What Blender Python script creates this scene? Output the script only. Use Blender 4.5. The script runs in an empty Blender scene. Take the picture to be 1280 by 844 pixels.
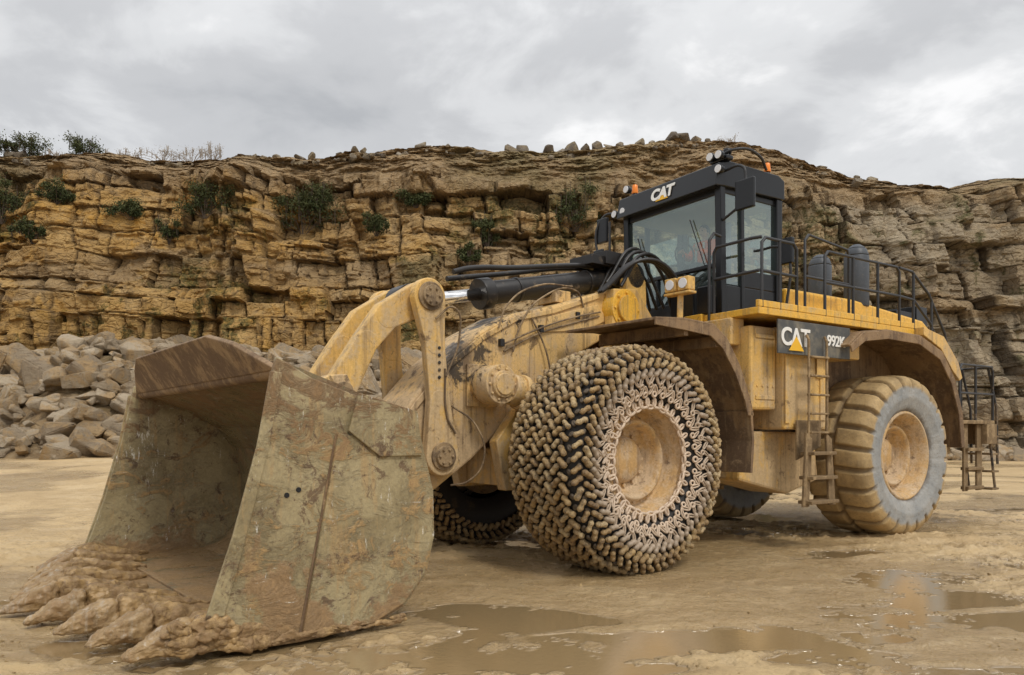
import bpy, math, random
import numpy as np
from mathutils import Vector, Matrix
R=random.Random(7)
rng=np.random.default_rng(5)
scene=bpy.context.scene
COL=scene.collection
# ------------------------------------------------------------------ materials
class N:
    def __init__(s,name):
        s.m=bpy.data.materials.new(name); s.m.use_nodes=True
        s.t=s.m.node_tree; s.n=s.t.nodes; s.b=s.n['Principled BSDF']; s.out=s.n['Material Output']
    def new(s,t,**k):
        x=s.n.new(t)
        for a,v in k.items(): setattr(x,a,v)
        return x
    def link(s,a,b): s.t.links.new(a,b)
    def val(s,sock,v):
        if isinstance(v,(int,float)): sock.default_value=v
        elif isinstance(v,(tuple,list)): sock.default_value=(v[0],v[1],v[2],1) if sock.type=='RGBA' else v
        else: s.link(v,sock)
    def coord(s,scale=(1,1,1),which='Object'):
        tc=s.new('ShaderNodeTexCoord'); mp=s.new('ShaderNodeMapping'); mp.inputs['Scale'].default_value=scale
        s.link(tc.outputs[which],mp.inputs['Vector']); return mp.outputs[0]
    def noise(s,vec,scale,detail=6,rough=.6,dist=0):
        x=s.new('ShaderNodeTexNoise'); s.link(vec,x.inputs['Vector']); x.inputs['Scale'].default_value=scale
        x.inputs['Detail'].default_value=detail; x.inputs['Roughness'].default_value=rough; x.inputs['Distortion'].default_value=dist
        return x.outputs['Fac']
    def vor(s,vec,scale,feature='F1'):
        x=s.new('ShaderNodeTexVoronoi',feature=feature); s.link(vec,x.inputs['Vector']); x.inputs['Scale'].default_value=scale
        return x.outputs['Distance']
    def ramp(s,f,a,b,lo=0.,hi=1.):
        x=s.new('ShaderNodeMapRange'); x.inputs['From Min'].default_value=a; x.inputs['From Max'].default_value=b
        x.inputs['To Min'].default_value=lo; x.inputs['To Max'].default_value=hi; s.val(x.inputs['Value'],f); return x.outputs[0]
    def math(s,op,a,b=0.):
        x=s.new('ShaderNodeMath',operation=op); s.val(x.inputs[0],a); s.val(x.inputs[1],b); return x.outputs[0]
    def mix(s,f,a,b,mode='MIX'):
        x=s.new('ShaderNodeMix',data_type='RGBA',blend_type=mode); s.val(x.inputs['Factor'],f)
        s.val(x.inputs[6],a); s.val(x.inputs[7],b); return x.outputs[2]
    def bump(s,h,strength=.4,dist=.02,nrm=None):
        x=s.new('ShaderNodeBump'); x.inputs['Strength'].default_value=strength; x.inputs['Distance'].default_value=dist
        s.link(h,x.inputs['Height'])
        if nrm: s.link(nrm,x.inputs['Normal'])
        s.link(x.outputs[0],s.b.inputs['Normal']); return x.outputs[0]
    def set(s,col=None,rough=None,metal=None,spec=None):
        if col is not None: s.val(s.b.inputs['Base Color'],col)
        if rough is not None: s.val(s.b.inputs['Roughness'],rough)
        if metal is not None: s.val(s.b.inputs['Metallic'],metal)
        if spec is not None: s.b.inputs['Specular IOR Level'].default_value=spec
        return s.m

def dirty(name,base,dirt,th=.52,scale=1.6,rough=.5,drough=.85,zd=0.,bump=.25,metal=0.,dark=None,darkth=.66,streak=.35,spec=.4,fs=30,spot=None):
    m=N(name); c=m.coord(); cs=m.coord((4,4,.5))
    n1=m.noise(c,scale,8,.68,.3); n2=m.noise(cs,2.2,6,.65); n3=m.noise(c,fs,5,.7)
    f=m.math('ADD',m.math('MULTIPLY',n1,1-streak),m.math('MULTIPLY',n2,streak))
    if zd:
        sp=m.new('ShaderNodeSeparateXYZ'); m.link(c,sp.inputs[0])
        f=m.math('ADD',f,m.ramp(sp.outputs[2],0,4.2,zd,-zd*.6))
    f=m.math('ADD',f,m.math('MULTIPLY',m.math('SUBTRACT',n3,.5),.25))
    mask=m.ramp(f,th-.045,th+.045)
    col=m.mix(mask,base,dirt)
    if dark:
        nd=m.noise(m.coord((1.3,1,1)),scale*2.3,9,.72,.6); col=m.mix(m.ramp(nd,darkth-.02,darkth+.05,0,.85),col,dark)
        n5=m.noise(m.coord((7,7,.35)),1.6,5,.6); col=m.mix(m.ramp(n5,.54,.66,0,.55),col,dark)
        n6=m.noise(c,14,7,.8,.2); col=m.mix(m.ramp(n6,.58,.66,0,.65),col,dark)
        if spot:
            for p,r in spot:
                vd=m.new('ShaderNodeVectorMath',operation='DISTANCE'); m.link(c,vd.inputs[0]); vd.inputs[1].default_value=p
                d=m.math('ADD',vd.outputs['Value'],m.math('MULTIPLY',m.math('SUBTRACT',nd,.5),2.2)); col=m.mix(m.ramp(d,r*.6,r,.92,0),col,(.03,.024,.02))
    v=m.ramp(n3,.25,.75,.75,1.22); 
    vv=m.new('ShaderNodeVectorMath',operation='SCALE'); m.link(col,vv.inputs[0]); m.link(v,vv.inputs['Scale'])
    m.set(vv.outputs[0],m.ramp(mask,0,1,rough,drough),metal,spec)
    h=m.math('ADD',m.math('MULTIPLY',n3,.6),m.math('MULTIPLY',mask,.5))
    m.bump(h,bump,.012)
    return m.m

M_tan=dirty('dusty_yellow_paint',(.70,.44,.135),(.52,.375,.205),.51,1.6,.40,.8,.12,.35,dark=(.21,.135,.07),darkth=.60)
M_boom=dirty('muddy_boom_paint',(.68,.45,.18),(.52,.375,.215),.50,1.5,.38,.75,.08,.4,dark=(.14,.09,.05),darkth=.59,spot=[((1.55,.35,2.72),.42),((.9,0,3.2),.3)])
M_yel=dirty('yellow_paint',(.76,.43,.055),(.55,.39,.18),.55,1.6,.33,.75,.10,.2,dark=(.22,.15,.08),darkth=.65)
M_fend=dirty('fender_mud',(.27,.17,.085),(.15,.095,.055),.5,1.8,.5,.8,.05,.6,dark=(.37,.26,.145),darkth=.62)
M_under=dirty('undercarriage_mud',(.33,.23,.125),(.13,.09,.055),.5,1.8,.6,.9,.0,.6)
M_black=dirty('black_paint',(.012,.013,.015),(.14,.11,.07),.72,2.2,.28,.8,.08,.12)
M_rail=dirty('railing_paint',(.03,.03,.032),(.22,.16,.10),.62,3,.45,.8,.22,.2)
M_rubber=dirty('tyre_rubber',(.028,.025,.023),(.10,.075,.045),.60,2.5,.6,.9,.0,.5)
M_hose=dirty('hydraulic_hose',(.02,.018,.017),(.14,.105,.07),.62,5,.35,.85,.0,.15)
M_steelgrey=dirty('grey_muffler',(.06,.068,.08),(.2,.17,.13),.64,2,.45,.8,0,.15)
M_ladder=dirty('ladder_mud',(.36,.25,.13),(.20,.135,.07),.5,4,.6,.85,.1,.5)

m=N('chrome_rod'); M_chrome=m.set((.85,.84,.83),.08,1.0)
m=N('white_lettering'); c=m.coord(); M_white=m.set(m.mix(m.ramp(m.noise(c,9,6,.7),.56,.72),(.80,.79,.75),(.40,.33,.22)),.6)
m=N('yellow_triangle'); M_tri=m.set((.80,.45,.02),.5)
m=N('grey_sign'); c=m.coord(); M_sign=m.set(m.mix(m.ramp(m.noise(c,3.2,6,.7),.45,.65),(.075,.077,.075),(.19,.17,.13)),.65)
m=N('orange_beacon'); M_beacon=m.set((.9,.25,.02),.25)
m=N('lamp_lens'); M_lens=m.set((.75,.76,.78),.12)
m=N('hi_vis_orange'); M_orange=m.set((.98,.17,.04),.7)
m=N('reflective_tape'); M_tape=m.set((.6,.6,.55),.4)
m=N('skin'); M_skin=m.set((.50,.29,.20),.55)
m=N('dark_trousers'); M_trous=m.set((.03,.035,.05),.8)
m=N('seat_fabric'); M_seat=m.set((.04,.04,.045),.8)
m=N('cab_trim'); M_trim=m.set((.22,.23,.22),.7)

def glass(name,tint,gl):
    m=N(name); m.n.remove(m.b)
    tr=m.new('ShaderNodeBsdfTransparent'); tr.inputs[0].default_value=(*tint,1)
    g=m.new('ShaderNodeBsdfGlossy'); g.inputs['Roughness'].default_value=.02; g.inputs[0].default_value=(.85,.97,.95,1)
    d=m.new('ShaderNodeBsdfDiffuse'); d.inputs[0].default_value=(.22,.28,.25,1)
    lw=m.new('ShaderNodeLayerWeight'); lw.inputs[0].default_value=.35
    f=m.ramp(lw.outputs['Facing'],0,1,gl,.9)
    mx=m.new('ShaderNodeMixShader'); m.link(f,mx.inputs[0]); m.link(tr.outputs[0],mx.inputs[1]); m.link(g.outputs[0],mx.inputs[2])
    mx2=m.new('ShaderNodeMixShader'); c=m.coord(); m.link(m.ramp(m.noise(c,1.2,3,.5),.35,.75,.03,.14),mx2.inputs[0])
    m.link(mx.outputs[0],mx2.inputs[1]); m.link(d.outputs[0],mx2.inputs[2]); m.link(mx2.outputs[0],m.out.inputs[0])
    return m.m
M_glass=glass('cab_glass',(.80,.92,.88),.05)

def bucket_mat(name,base,wetdark,ochre,pale,rough):
    m=N(name); c=m.coord(); 
    n1=m.noise(c,1.3,9,.72,.5); n2=m.noise(m.coord((1,1,1.6)),2.6,9,.78,.8); n3=m.noise(c,35,6,.75)
    sc=m.noise(m.coord((9,2,2.2)),2.2,9,.8,.3); sc2=m.noise(m.coord((1.6,2,11)),2.0,9,.8,.3); big=m.noise(m.coord((1,1,.45)),1.9,4,.5)
    n4=m.noise(m.coord((5,5,.6)),1.4,7,.7)
    col=m.mix(m.ramp(n1,.44,.56),base,wetdark)
    col=m.mix(m.ramp(n4,.54,.62,0,.6),col,ochre)
    col=m.mix(m.ramp(n2,.54,.58),col,ochre)
    n5=m.noise(c,4.2,9,.8,.5); col=m.mix(m.ramp(n5,.55,.60,0,.9),col,(.14,.085,.045))
    sp=m.new('ShaderNodeSeparateXYZ'); m.link(c,sp.inputs[0])
    low=m.math('ADD',n1,m.ramp(sp.outputs[2],0,.8,.24,0))
    lowt=m.math('ADD',low,m.math('MULTIPLY',m.math('SUBTRACT',n5,.5),.3))
    col=m.mix(m.ramp(lowt,.62,.68),col,(.33,.21,.10))
    topb=m.math('ADD',m.ramp(sp.outputs[2],1.35,2.1,0,.17),n2); col=m.mix(m.ramp(topb,.62,.68,0,.8),col,(.24,.145,.07))
    s1=m.ramp(m.math('ADD',sc,m.math('MULTIPLY',m.math('SUBTRACT',big,.5),.35)),.62,.66,0,.85)
    s2=m.ramp(m.math('ADD',sc2,m.math('MULTIPLY',m.math('SUBTRACT',n1,.5),.35)),.64,.68,0,.7)
    col=m.mix(m.math('MAXIMUM',s1,s2),col,pale)
    vv=m.new('ShaderNodeVectorMath',operation='SCALE'); m.link(col,vv.inputs[0]); m.link(m.ramp(n3,.25,.75,.72,1.25),vv.inputs['Scale'])
    m.set(vv.outputs[0],m.ramp(n2,.4,.62,rough,.75),.0,.5)
    h=m.math('ADD',m.math('MULTIPLY',n3,.5),m.math('ADD',m.ramp(n2,.50,.60),m.ramp(lowt,.58,.72)))
    m.bump(h,.6,.02); return m.m
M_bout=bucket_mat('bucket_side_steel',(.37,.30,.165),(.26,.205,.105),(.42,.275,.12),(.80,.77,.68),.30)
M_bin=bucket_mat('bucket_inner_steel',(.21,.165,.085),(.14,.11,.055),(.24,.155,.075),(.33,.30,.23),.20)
M_teeth=dirty('tooth_mud',(.42,.275,.125),(.27,.17,.08),.5,5,.30,.6,0,.9,dark=(.18,.11,.055),darkth=.59)
M_tooth2=dirty('tooth_steel',(.38,.255,.125),(.30,.19,.09),.5,5,.30,.5,0,.8,dark=(.52,.46,.37),darkth=.66)

m=N('chain_mud'); c=m.coord(); n=m.noise(c,4,6,.7); n2=m.noise(c,40,4,.7); n7=m.noise(c,16,5,.75)
at=m.new('ShaderNodeAttribute',attribute_name='tone')
cc=m.mix(m.ramp(n,.38,.62),(.46,.31,.135),(.28,.18,.085))
cc=m.mix(m.ramp(at.outputs['Fac'],.5,1,0,.8),cc,(.56,.43,.24))
cc=m.mix(m.ramp(n7,.50,.62,0,.75),cc,(.12,.08,.05))
cc=m.mix(m.ramp(n2,.55,.7,0,.5),cc,(.09,.065,.045))
m.set(cc,.5); m.bump(m.math('ADD',n2,n7),.9,.02); M_chain=m.m
m=N('chain_pale_dust'); c=m.coord(); n2=m.noise(c,30,4,.7)
sp=m.new('ShaderNodeSeparateXYZ'); m.link(c,sp.inputs[0])
rr=m.math('SQRT',m.math('ADD',m.math('MULTIPLY',sp.outputs[0],sp.outputs[0]),m.math('MULTIPLY',sp.outputs[2],sp.outputs[2])))
cc=m.mix(m.ramp(rr,.80,1.15),(.64,.50,.37),(.27,.21,.145)); cc=m.mix(m.ramp(n2,.5,.7,0,.5),cc,(.14,.10,.075))
m.set(cc,.5); m.bump(n2,.5,.008); M_chain2=m.m
m=N('chain_inner'); M_chain3=m.set((.10,.075,.05),.6)
m=N('muddy_tyre'); c=m.coord(); n=m.noise(c,3,8,.7); n2=m.noise(c,28,5,.7)
sp=m.new('ShaderNodeSeparateXYZ'); m.link(c,sp.inputs[0])
rr=m.math('SQRT',m.math('ADD',m.math('MULTIPLY',sp.outputs[0],sp.outputs[0]),m.math('MULTIPLY',sp.outputs[2],sp.outputs[2])))
rr=m.math('ADD',rr,m.math('MULTIPLY',m.math('SUBTRACT',n,.5),.22))
side=m.mix(m.ramp(n,.35,.65),(.25,.26,.26),(.38,.37,.345))
trd=m.mix(m.ramp(n,.38,.60),(.52,.365,.17),(.34,.235,.11))
cc=m.mix(m.ramp(rr,1.12,1.18),side,trd); cc=m.mix(m.ramp(rr,.74,.80,1,0),cc,(.14,.12,.10))
ga=m.new('ShaderNodeAttribute',attribute_name='groove').outputs['Fac']
cc=m.mix(m.math('MULTIPLY',ga,.75),cc,(.20,.14,.075))
cc=m.mix(m.ramp(n2,.52,.72,0,.5),cc,(.18,.13,.08))
m.set(cc,.7); m.bump(m.math('ADD',n2,n),.6,.02); M_rtyre=m.m

# ------------------------------------------------------------------ mesh helper
class G:
    def __init__(s): s.v=[]; s.f=[]; s.sm=[]
    def prism(s,prof,v0,v1):
        b=len(s.v); n=len(prof)
        s.v+=[(p[0],v0,p[1]) for p in prof]+[(p[0],v1,p[1]) for p in prof]
        s.f.append(list(range(b,b+n))); s.f.append(list(range(b+2*n-1,b+n-1,-1))); s.sm+=[False,False]
        for i in range(n):
            j=(i+1)%n; s.f.append([b+i,b+n+i,b+n+j,b+j]); s.sm.append(False)
        return s
    def plan(s,prof,z0,z1):
        b=len(s.v); n=len(prof)
        s.v+=[(p[0],p[1],z0) for p in prof]+[(p[0],p[1],z1) for p in prof]
        s.f.append(list(range(b+n-1,b-1,-1))); s.f.append(list(range(b+n,b+2*n))); s.sm+=[False,False]
        for i in range(n):
            j=(i+1)%n; s.f.append([b+i,b+j,b+n+j,b+n+i]); s.sm.append(False)
        return s
    def box(s,u0,u1,v0,v1,z0,z1): return s.prism([(u0,z0),(u1,z0),(u1,z1),(u0,z1)],v0,v1)
    def face(s,pts): b=len(s.v); s.v+=pts; s.f.append(list(range(b,b+len(pts)))); s.sm.append(False); return s
    def arm(s,p0,r0,p1,r1,v0,v1,n=14):
        a=math.atan2(p1[1]-p0[1],p1[0]-p0[0]); pr=[]
        for i in range(n+1):
            t=a+math.pi/2+math.pi*i/n; pr.append((p0[0]+r0*math.cos(t),p0[1]+r0*math.sin(t)))
        for i in range(n+1):
            t=a-math.pi/2+math.pi*i/n; pr.append((p1[0]+r1*math.cos(t),p1[1]+r1*math.sin(t)))
        return s.prism(pr,v0,v1)
    def cyl(s,p0,p1,r0,r1=None,n=24):
        r1=r0 if r1 is None else r1
        p0=Vector(p0);p1=Vector(p1);d=(p1-p0).normalized()
        a=d.cross(Vector((0,0,1))); 
        if a.length<.01: a=d.cross(Vector((0,1,0)))
        a.normalize(); c=d.cross(a); b=len(s.v)
        for p,r in((p0,r0),(p1,r1)):
            for i in range(n):
                t=2*math.pi*i/n; q=p+a*(r*math.cos(t))+c*(r*math.sin(t)); s.v.append(tuple(q))
        s.f.append(list(range(b+n-1,b-1,-1))); s.f.append(list(range(b+n,b+2*n))); s.sm+=[False,False]
        for i in range(n):
            j=(i+1)%n; s.f.append([b+i,b+j,b+n+j,b+n+i]); s.sm.append(True)
        return s
    def quadplate(s,pts,t):
        P=[Vector(p) for p in pts]; nn=(P[1]-P[0]).cross(P[2]-P[0]).normalized()*t; b=len(s.v); n=len(P)
        s.v+=[tuple(p) for p in P]+[tuple(p+nn) for p in P]
        s.f.append(list(range(b+n-1,b-1,-1))); s.f.append(list(range(b+n,b+2*n))); s.sm+=[False,False]
        for i in range(n):
            j=(i+1)%n; s.f.append([b+i,b+j,b+n+j,b+n+i]); s.sm.append(False)
        return s
    def lathe(s,prof,c,n=64,sgn=1):
        b=len(s.v); k=len(prof)
        for i in range(n):
            t=2*math.pi*i/n
            for r,v in prof: s.v.append((c[0]+r*math.cos(t),c[1]+sgn*v,c[2]+r*math.sin(t)))
        for i in range(n):
            i2=(i+1)%n
            for j in range(k-1):
                q=[b+i*k+j,b+i*k+j+1,b+i2*k+j+1,b+i2*k+j]
                s.f.append(q if sgn<0 else q[::-1]); s.sm.append(True)
        return s
def mkobj(name,V,F,mat,parent=None,mw=None,smooth=None,bev=0):
    me=bpy.data.meshes.new(name); me.from_pydata([tuple(map(float,v)) for v in V],[],F); 
    if smooth is not None: me.polygons.foreach_set('use_smooth',smooth if not isinstance(smooth,bool) else [smooth]*len(F))
    me.materials.append(mat); me.update()
    o=bpy.data.objects.new(name,me); COL.objects.link(o)
    if parent: o.parent=parent
    if mw is not None: o.matrix_world=mw; 
    if parent is not None and mw is not None: o.matrix_basis=mw
    if bev:
        b=o.modifiers.new('bevel','BEVEL'); b.width=bev; b.segments=2; b.limit_method='ANGLE'; b.angle_limit=math.radians(35)
    return o
def fin(g,name,mat,parent,mw,bev=.012): return mkobj(name,g.v,g.f,mat,parent,mw,g.sm,bev)
def tubes(name,paths,r,mat,parent,mw,smooth=False):
    cu=bpy.data.curves.new(name,'CURVE'); cu.dimensions='3D'; cu.bevel_depth=r; cu.bevel_resolution=3; cu.resolution_u=8; cu.use_fill_caps=True
    for p in paths:
        if smooth:
            sp=cu.splines.new('BEZIER'); sp.bezier_points.add(len(p)-1)
            for bp,q in zip(sp.bezier_points,p): bp.co=q; bp.handle_left_type=bp.handle_right_type='AUTO'
        else:
            sp=cu.splines.new('POLY'); sp.points.add(len(p)-1)
            for bp,q in zip(sp.points,p): bp.co=(*q,1)
    cu.materials.append(mat); o=bpy.data.objects.new(name,cu); COL.objects.link(o); o.parent=parent; o.matrix_basis=mw; return o

# numpy noise
def hsh(ix,iy,seed):
    ix=ix.astype(np.int64).astype(np.uint64); iy=iy.astype(np.int64).astype(np.uint64)
    M=np.uint64(0xffffffff)
    h=(ix*np.uint64(374761393)+iy*np.uint64(668265263)+np.uint64(seed*974711+13))&M
    h=((h^(h>>np.uint64(13)))*np.uint64(1274126177))&M
    h=((h^(h>>np.uint64(16)))*np.uint64(2246822519))&M
    h=h^(h>>np.uint64(15))
    return h.astype(np.float64)/4294967295.0
def vn(x,y,seed=0):
    x0=np.floor(x);y0=np.floor(y);fx=x-x0;fy=y-y0
    fx=fx*fx*(3-2*fx);fy=fy*fy*(3-2*fy)
    a=hsh(x0,y0,seed);b=hsh(x0+1,y0,seed);c=hsh(x0,y0+1,seed);d=hsh(x0+1,y0+1,seed)
    return (a*(1-fx)+b*fx)*(1-fy)+(c*(1-fx)+d*fx)*fy
def fbm(x,y,o=5,seed=0,g=.5):
    s=0;a=1;t=0;ca,sa=math.cos(.6),math.sin(.6)
    for i in range(o):
        s=s+a*vn(x+i*17.3,y-i*9.1,seed+i); t+=a; a*=g
        x,y=2.03*(x*ca-y*sa),2.03*(x*sa+y*ca)
    return s/t
def sst(a,b,x): 
    t=np.clip((x-a)/(b-a),0,1); return t*t*(3-2*t)
def gridmesh(name,X,Y,Z,mat,attrs={},smooth=False,flip=False):
    ny,nx=X.shape; V=np.stack([X.ravel(),Y.ravel(),Z.ravel()],1)
    i=np.arange(ny-1)[:,None]*nx+np.arange(nx-1)[None,:]
    F=np.stack([i,i+1,i+nx+1,i+nx],-1).reshape(-1,4)
    if flip: F=F[:,::-1]
    me=bpy.data.meshes.new(name); me.vertices.add(len(V)); me.vertices.foreach_set('co',V.astype(np.float32).ravel())
    me.loops.add(F.size); me.loops.foreach_set('vertex_index',F.astype(np.int32).ravel())
    me.polygons.add(len(F)); me.polygons.foreach_set('loop_start',np.arange(len(F),dtype=np.int32)*4)
    try: me.polygons.foreach_set('loop_total',np.full(len(F),4,dtype=np.int32))
    except Exception: pass
    me.update(calc_edges=True); me.validate()
    me.polygons.foreach_set('use_smooth',np.full(len(F),smooth))
    for k,a in attrs.items():
        at=me.attributes.new(k,'FLOAT','POINT'); at.data.foreach_set('value',a.astype(np.float32).ravel())
    me.materials.append(mat); o=bpy.data.objects.new(name,me); COL.objects.link(o); return o

# ------------------------------------------------------------------ ground
def ground_base(x,y):
    return .85*sst(15,30,y)*(1-sst(-9,-2,x))
def coords(fine0,fine1,step,lo,hi,gr=1.12):
    c=list(np.arange(fine0,fine1,step)); s=step; a=c[0]; L=[]
    while a>lo: s*=gr; a-=s; L.append(a)
    s=step; b=c[-1]; Rr=[]
    while b<hi: s*=gr; b+=s; Rr.append(b)
    return np.array(L[::-1]+c+Rr)
gx=coords(-7,10,.035,-300,300,1.06); gy=coords(3.5,15,.035,-60,400,1.05)
GX,GY=np.meshgrid(gx,gy)
wn_=fbm(GX*.28+3,GY*.45+8,5,21)
wet=sst(.44,.56,wn_)
wet=np.clip(wet+1.3*np.exp(-(((GX+4.3)/1.5)**2+((GY-6.1)/.45)**2)),0,1)
nearw=np.exp(-(((GX-1.0)/5)**2+((GY-8.3)/2.0)**2)); wet=np.clip(wet+.9*nearw*sst(.35,.5,fbm(GX*.5,GY*.9,4,28)+.12),0,1)
dist_f=1-sst(20,40,GY)
rough=fbm(GX*1.1,GY*1.1,6,3,.55)-.5
lowf=fbm(GX*.45+2,GY*.7+5,4,14,.5)-.5
clod=np.maximum(fbm(GX*6,GY*6,4,9,.6)-.53,0)
def rut(off,w,ang,phase,x0=-99):
    al=GX*math.cos(ang)+GY*math.sin(ang)
    d=GX*math.sin(ang)-GY*math.cos(ang)+off+.2*np.sin(al*.3+phase)
    lug=np.tanh(2.5*np.sin((al+np.abs(d)*.5)*2*math.pi/.42))
    br=sst(.36,.50,fbm(GX*.35+phase*7,GY*.35,3,88))*sst(x0,x0+2,GX)
    m=np.exp(-(d/w)**4); rim=np.exp(-((np.abs(d)-w*1.15)/.11)**2)
    return (-m*(.032+.012*lug)+rim*.04*(.4+fbm(GX*3,GY*3,3,12)))*br
ruts=rut(6.9,.40,.32,0,1)+rut(8.7,.38,.34,1,3)+rut(11.3,.4,.30,7,5)+rut(5.0,.3,.10,5,-8)*.6+rut(5.9,.42,.22,9,0)
zr=dist_f*(lowf*.10+(rough*.09+clod*.22)*(1-.80*wet)+ruts)
zr=zr-dist_f*.035*np.exp(-(((GX+3.7)/1.2)**2+((GY-6.05)/.5)**2))
GZ=ground_base(GX,GY)+zr-.02
GZ+=.25*(fbm(GX*.05,GY*.05,3,77)-.5)*sst(14,30,GY)
lowm=sst(.0,.05,-(rough*.10+ruts))
WL=-.037
near=((GY<22)&(np.abs(GX)<25)).astype(float)
wat=sst(WL+.004,WL-.001,GZ)*near
damp=sst(WL+.030,WL+.004,GZ)*near
GZ=np.where((near>0)&(GZ<WL),WL+.1*(GZ-WL)*0,GZ)
wet=np.clip(np.maximum(wet*.9,damp*.9),0,1)
m=N('wet_quarry_mud'); c=m.coord()
wa=m.new('ShaderNodeAttribute',attribute_name='wet').outputs['Fac']
la=m.new('ShaderNodeAttribute',attribute_name='low').outputs['Fac']
pa=m.new('ShaderNodeAttribute',attribute_name='water').outputs['Fac']
n1=m.noise(c,.5,9,.7,.6); n2=m.noise(c,3,8,.7); n3=m.noise(c,26,6,.75); n4=m.vor(c,16)
cs=m.noise(m.coord((.6,1.2,1)),1.2,8,.68,.8)
col=m.mix(m.ramp(n1,.42,.58),(.62,.445,.225),(.52,.365,.18))
col=m.mix(m.ramp(n2,.48,.64,0,.6),col,(.42,.285,.135))
col=m.mix(m.ramp(cs,.52,.60,0,.5),col,(.66,.50,.29))
col=m.mix(m.ramp(wa,.3,1,0,.8),col,m.mix(m.ramp(cs,.45,.6),(.36,.245,.115),(.46,.33,.17)))
col=m.mix(m.math('MULTIPLY',la,.35),col,(.32,.21,.10))
col=m.mix(m.ramp(n3,.57,.68,0,.6),col,(.27,.18,.085))
col=m.mix(pa,col,(.30,.21,.105))
w2=m.math('MAXIMUM',m.math('MULTIPLY',wa,m.ramp(n2,.34,.62,1,.55)),pa)
m.set(col,m.ramp(w2,.1,.85,.60,.04),0,.65)
m.b.inputs['Coat Weight'].default_value=0; m.link(m.ramp(w2,.45,.9,0,.8),m.b.inputs['Coat Weight']); m.b.inputs['Coat Roughness'].default_value=.05
h=m.math('MULTIPLY',m.math('ADD',m.math('MULTIPLY',n3,.8),m.math('ADD',m.math('MULTIPLY',n4,.35),n2)),m.ramp(w2,.2,.95,1,.02))
bo=m.bump(h,.9,.05); m.link(bo,m.b.inputs['Coat Normal']); M_ground=m.m
gridmesh('ground',GX,GY,GZ,M_ground,{'wet':wet,'low':lowm*dist_f,'water':wat},True)

# ------------------------------------------------------------------ cliff
CY=56.
tpx=np.array([-900,-200,0,60,130,200,280,330,400,450,500,540,600,650,700,750,800,850,900,960,1010,1060,1110,1160,1200,1240,1280,1500,2200])
tpy=np.array([200,200,195,198,193,200,199,198,197,190,188,183,187,191,191,186,181,175,179,192,209,221,231,236,233,228,228,235,240])
tx=(tpx-640)/940*(CY+6); tz=1.7+(542-tpy)/940*(CY+6)
fx_=(np.array([-900,0,300,450,550,700,800,900,1000,1100,1280,2200])-640)/940*(CY+3)
fz_=1.7+(542-np.array([205,205,212,215,222,235,238,238,240,243,240,250]))/940*(CY+3)
cx=coords(-44,44,.13,-170,170,1.05); nz=210
tt=np.linspace(0,1,nz)
CX,T=np.meshgrid(cx,tt)
Hf=np.interp(CX,fx_,fz_)+1.2*(fbm(CX*.3,CX*0+3,4,31)-.5)
base=-.4
CZ=base+T*(Hf-base)
WX=1.1*(fbm(CX*.33,CZ*.33,5,47,.5)-.5); WZ=.7*(fbm(CX*.22+9,CZ*.45,5,48,.5)-.5)
dip=.7*np.sin(CX*.05)+1.6*(fbm(CX*.05,CZ*.04,3,41)-.5)
def blocks(thr,wr,seed,zz,xx):
    th=rng.uniform(*thr,160); th[rng.random(160)<.25]*=1.9; cum=np.cumsum(th)
    lay=np.clip(np.searchsorted(cum,zz),0,158); lo=np.where(lay>0,cum[np.maximum(lay-1,0)],0); hi=cum[lay]
    wl=rng.uniform(*wr,160)[lay]; ph=rng.uniform(0,50,160)[lay]
    xi=xx/wl+ph; f=np.floor(xi); bd=lambda k: k+.8*(hsh(k,lay.astype(float),seed)-.5)
    idn=np.where(xi<bd(f),f-1,np.where(xi>=bd(f+1),f+1,f))
    ex=np.minimum(xi-bd(idn),bd(idn+1)-xi)*wl; dz=np.minimum(zz-lo,hi-zz)
    return lay,hsh(idn,lay.astype(float),seed+4),hsh(idn,lay.astype(float),seed+5),ex,dz,xi-bd(idn),rng.uniform(-.5,.5,160)[lay]
shear=CX+.25*CZ*(fbm(CX*.1,CZ*0,3,59)-.5)*2
l1,b1,c1,ex1,dz1,f1,o1=blocks((.8,1.9),(1.2,3.6),5,CZ+dip+WZ+6,shear+WX)
l2,b2,c2,ex2,dz2,f2,o2=blocks((.30,.75),(.5,1.6),25,CZ+dip+WZ*1.2+6,shear+WX*1.3)
thin=sst(.45,.65,fbm(CX*.10+4,CZ*.22,4,58))
big=(fbm(CX*.055+5,CZ*.03,3,51)-.5)*9
butt=(fbm(CX*.22,CZ*.10,3,52)-.5)*5.0
k1=np.exp(-(np.minimum(ex1,dz1*1.3)/.12)**2)*sst(.20,.6,c1*.6+.4*fbm(CX*.7,CZ*.7,3,70))
k2=np.exp(-(np.minimum(ex2,dz2*1.3)/.07)**2)*sst(.30,.75,c2*.6+.4*fbm(CX*.9,CZ*.9,3,71))
crack=np.maximum(k1,k2*(.35+.65*thin))
off=big+butt+(b1-.5)*1.9*(1-.3*thin)+o1*.5+(c1-.5)*1.5*(f1-.5)+(b2-.5)*(.40+.65*thin)+o2*.35*thin+(c2-.5)*.6*(f2-.5)
off+=(b1>.85)*.6+k1*.38+k2*.16+(fbm(CX*1.4,CZ*1.6,5,53,.55)-.5)*.55
lean=T*2.6+.8*sst(.55,.6,T+.1*(fbm(CX*.15,CX*0,3,66)-.5))
talus=np.exp(-((CZ+.4)/1.6))*-2.2*(.4+fbm(CX*.2,CX*0,3,60))
CYY=CY+off+lean+talus
blk=b1*.5+b2*.5; lay=l1
ns=80
ts=np.linspace(0,1,ns)[1:]
UX,UT=np.meshgrid(cx,ts)
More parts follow.
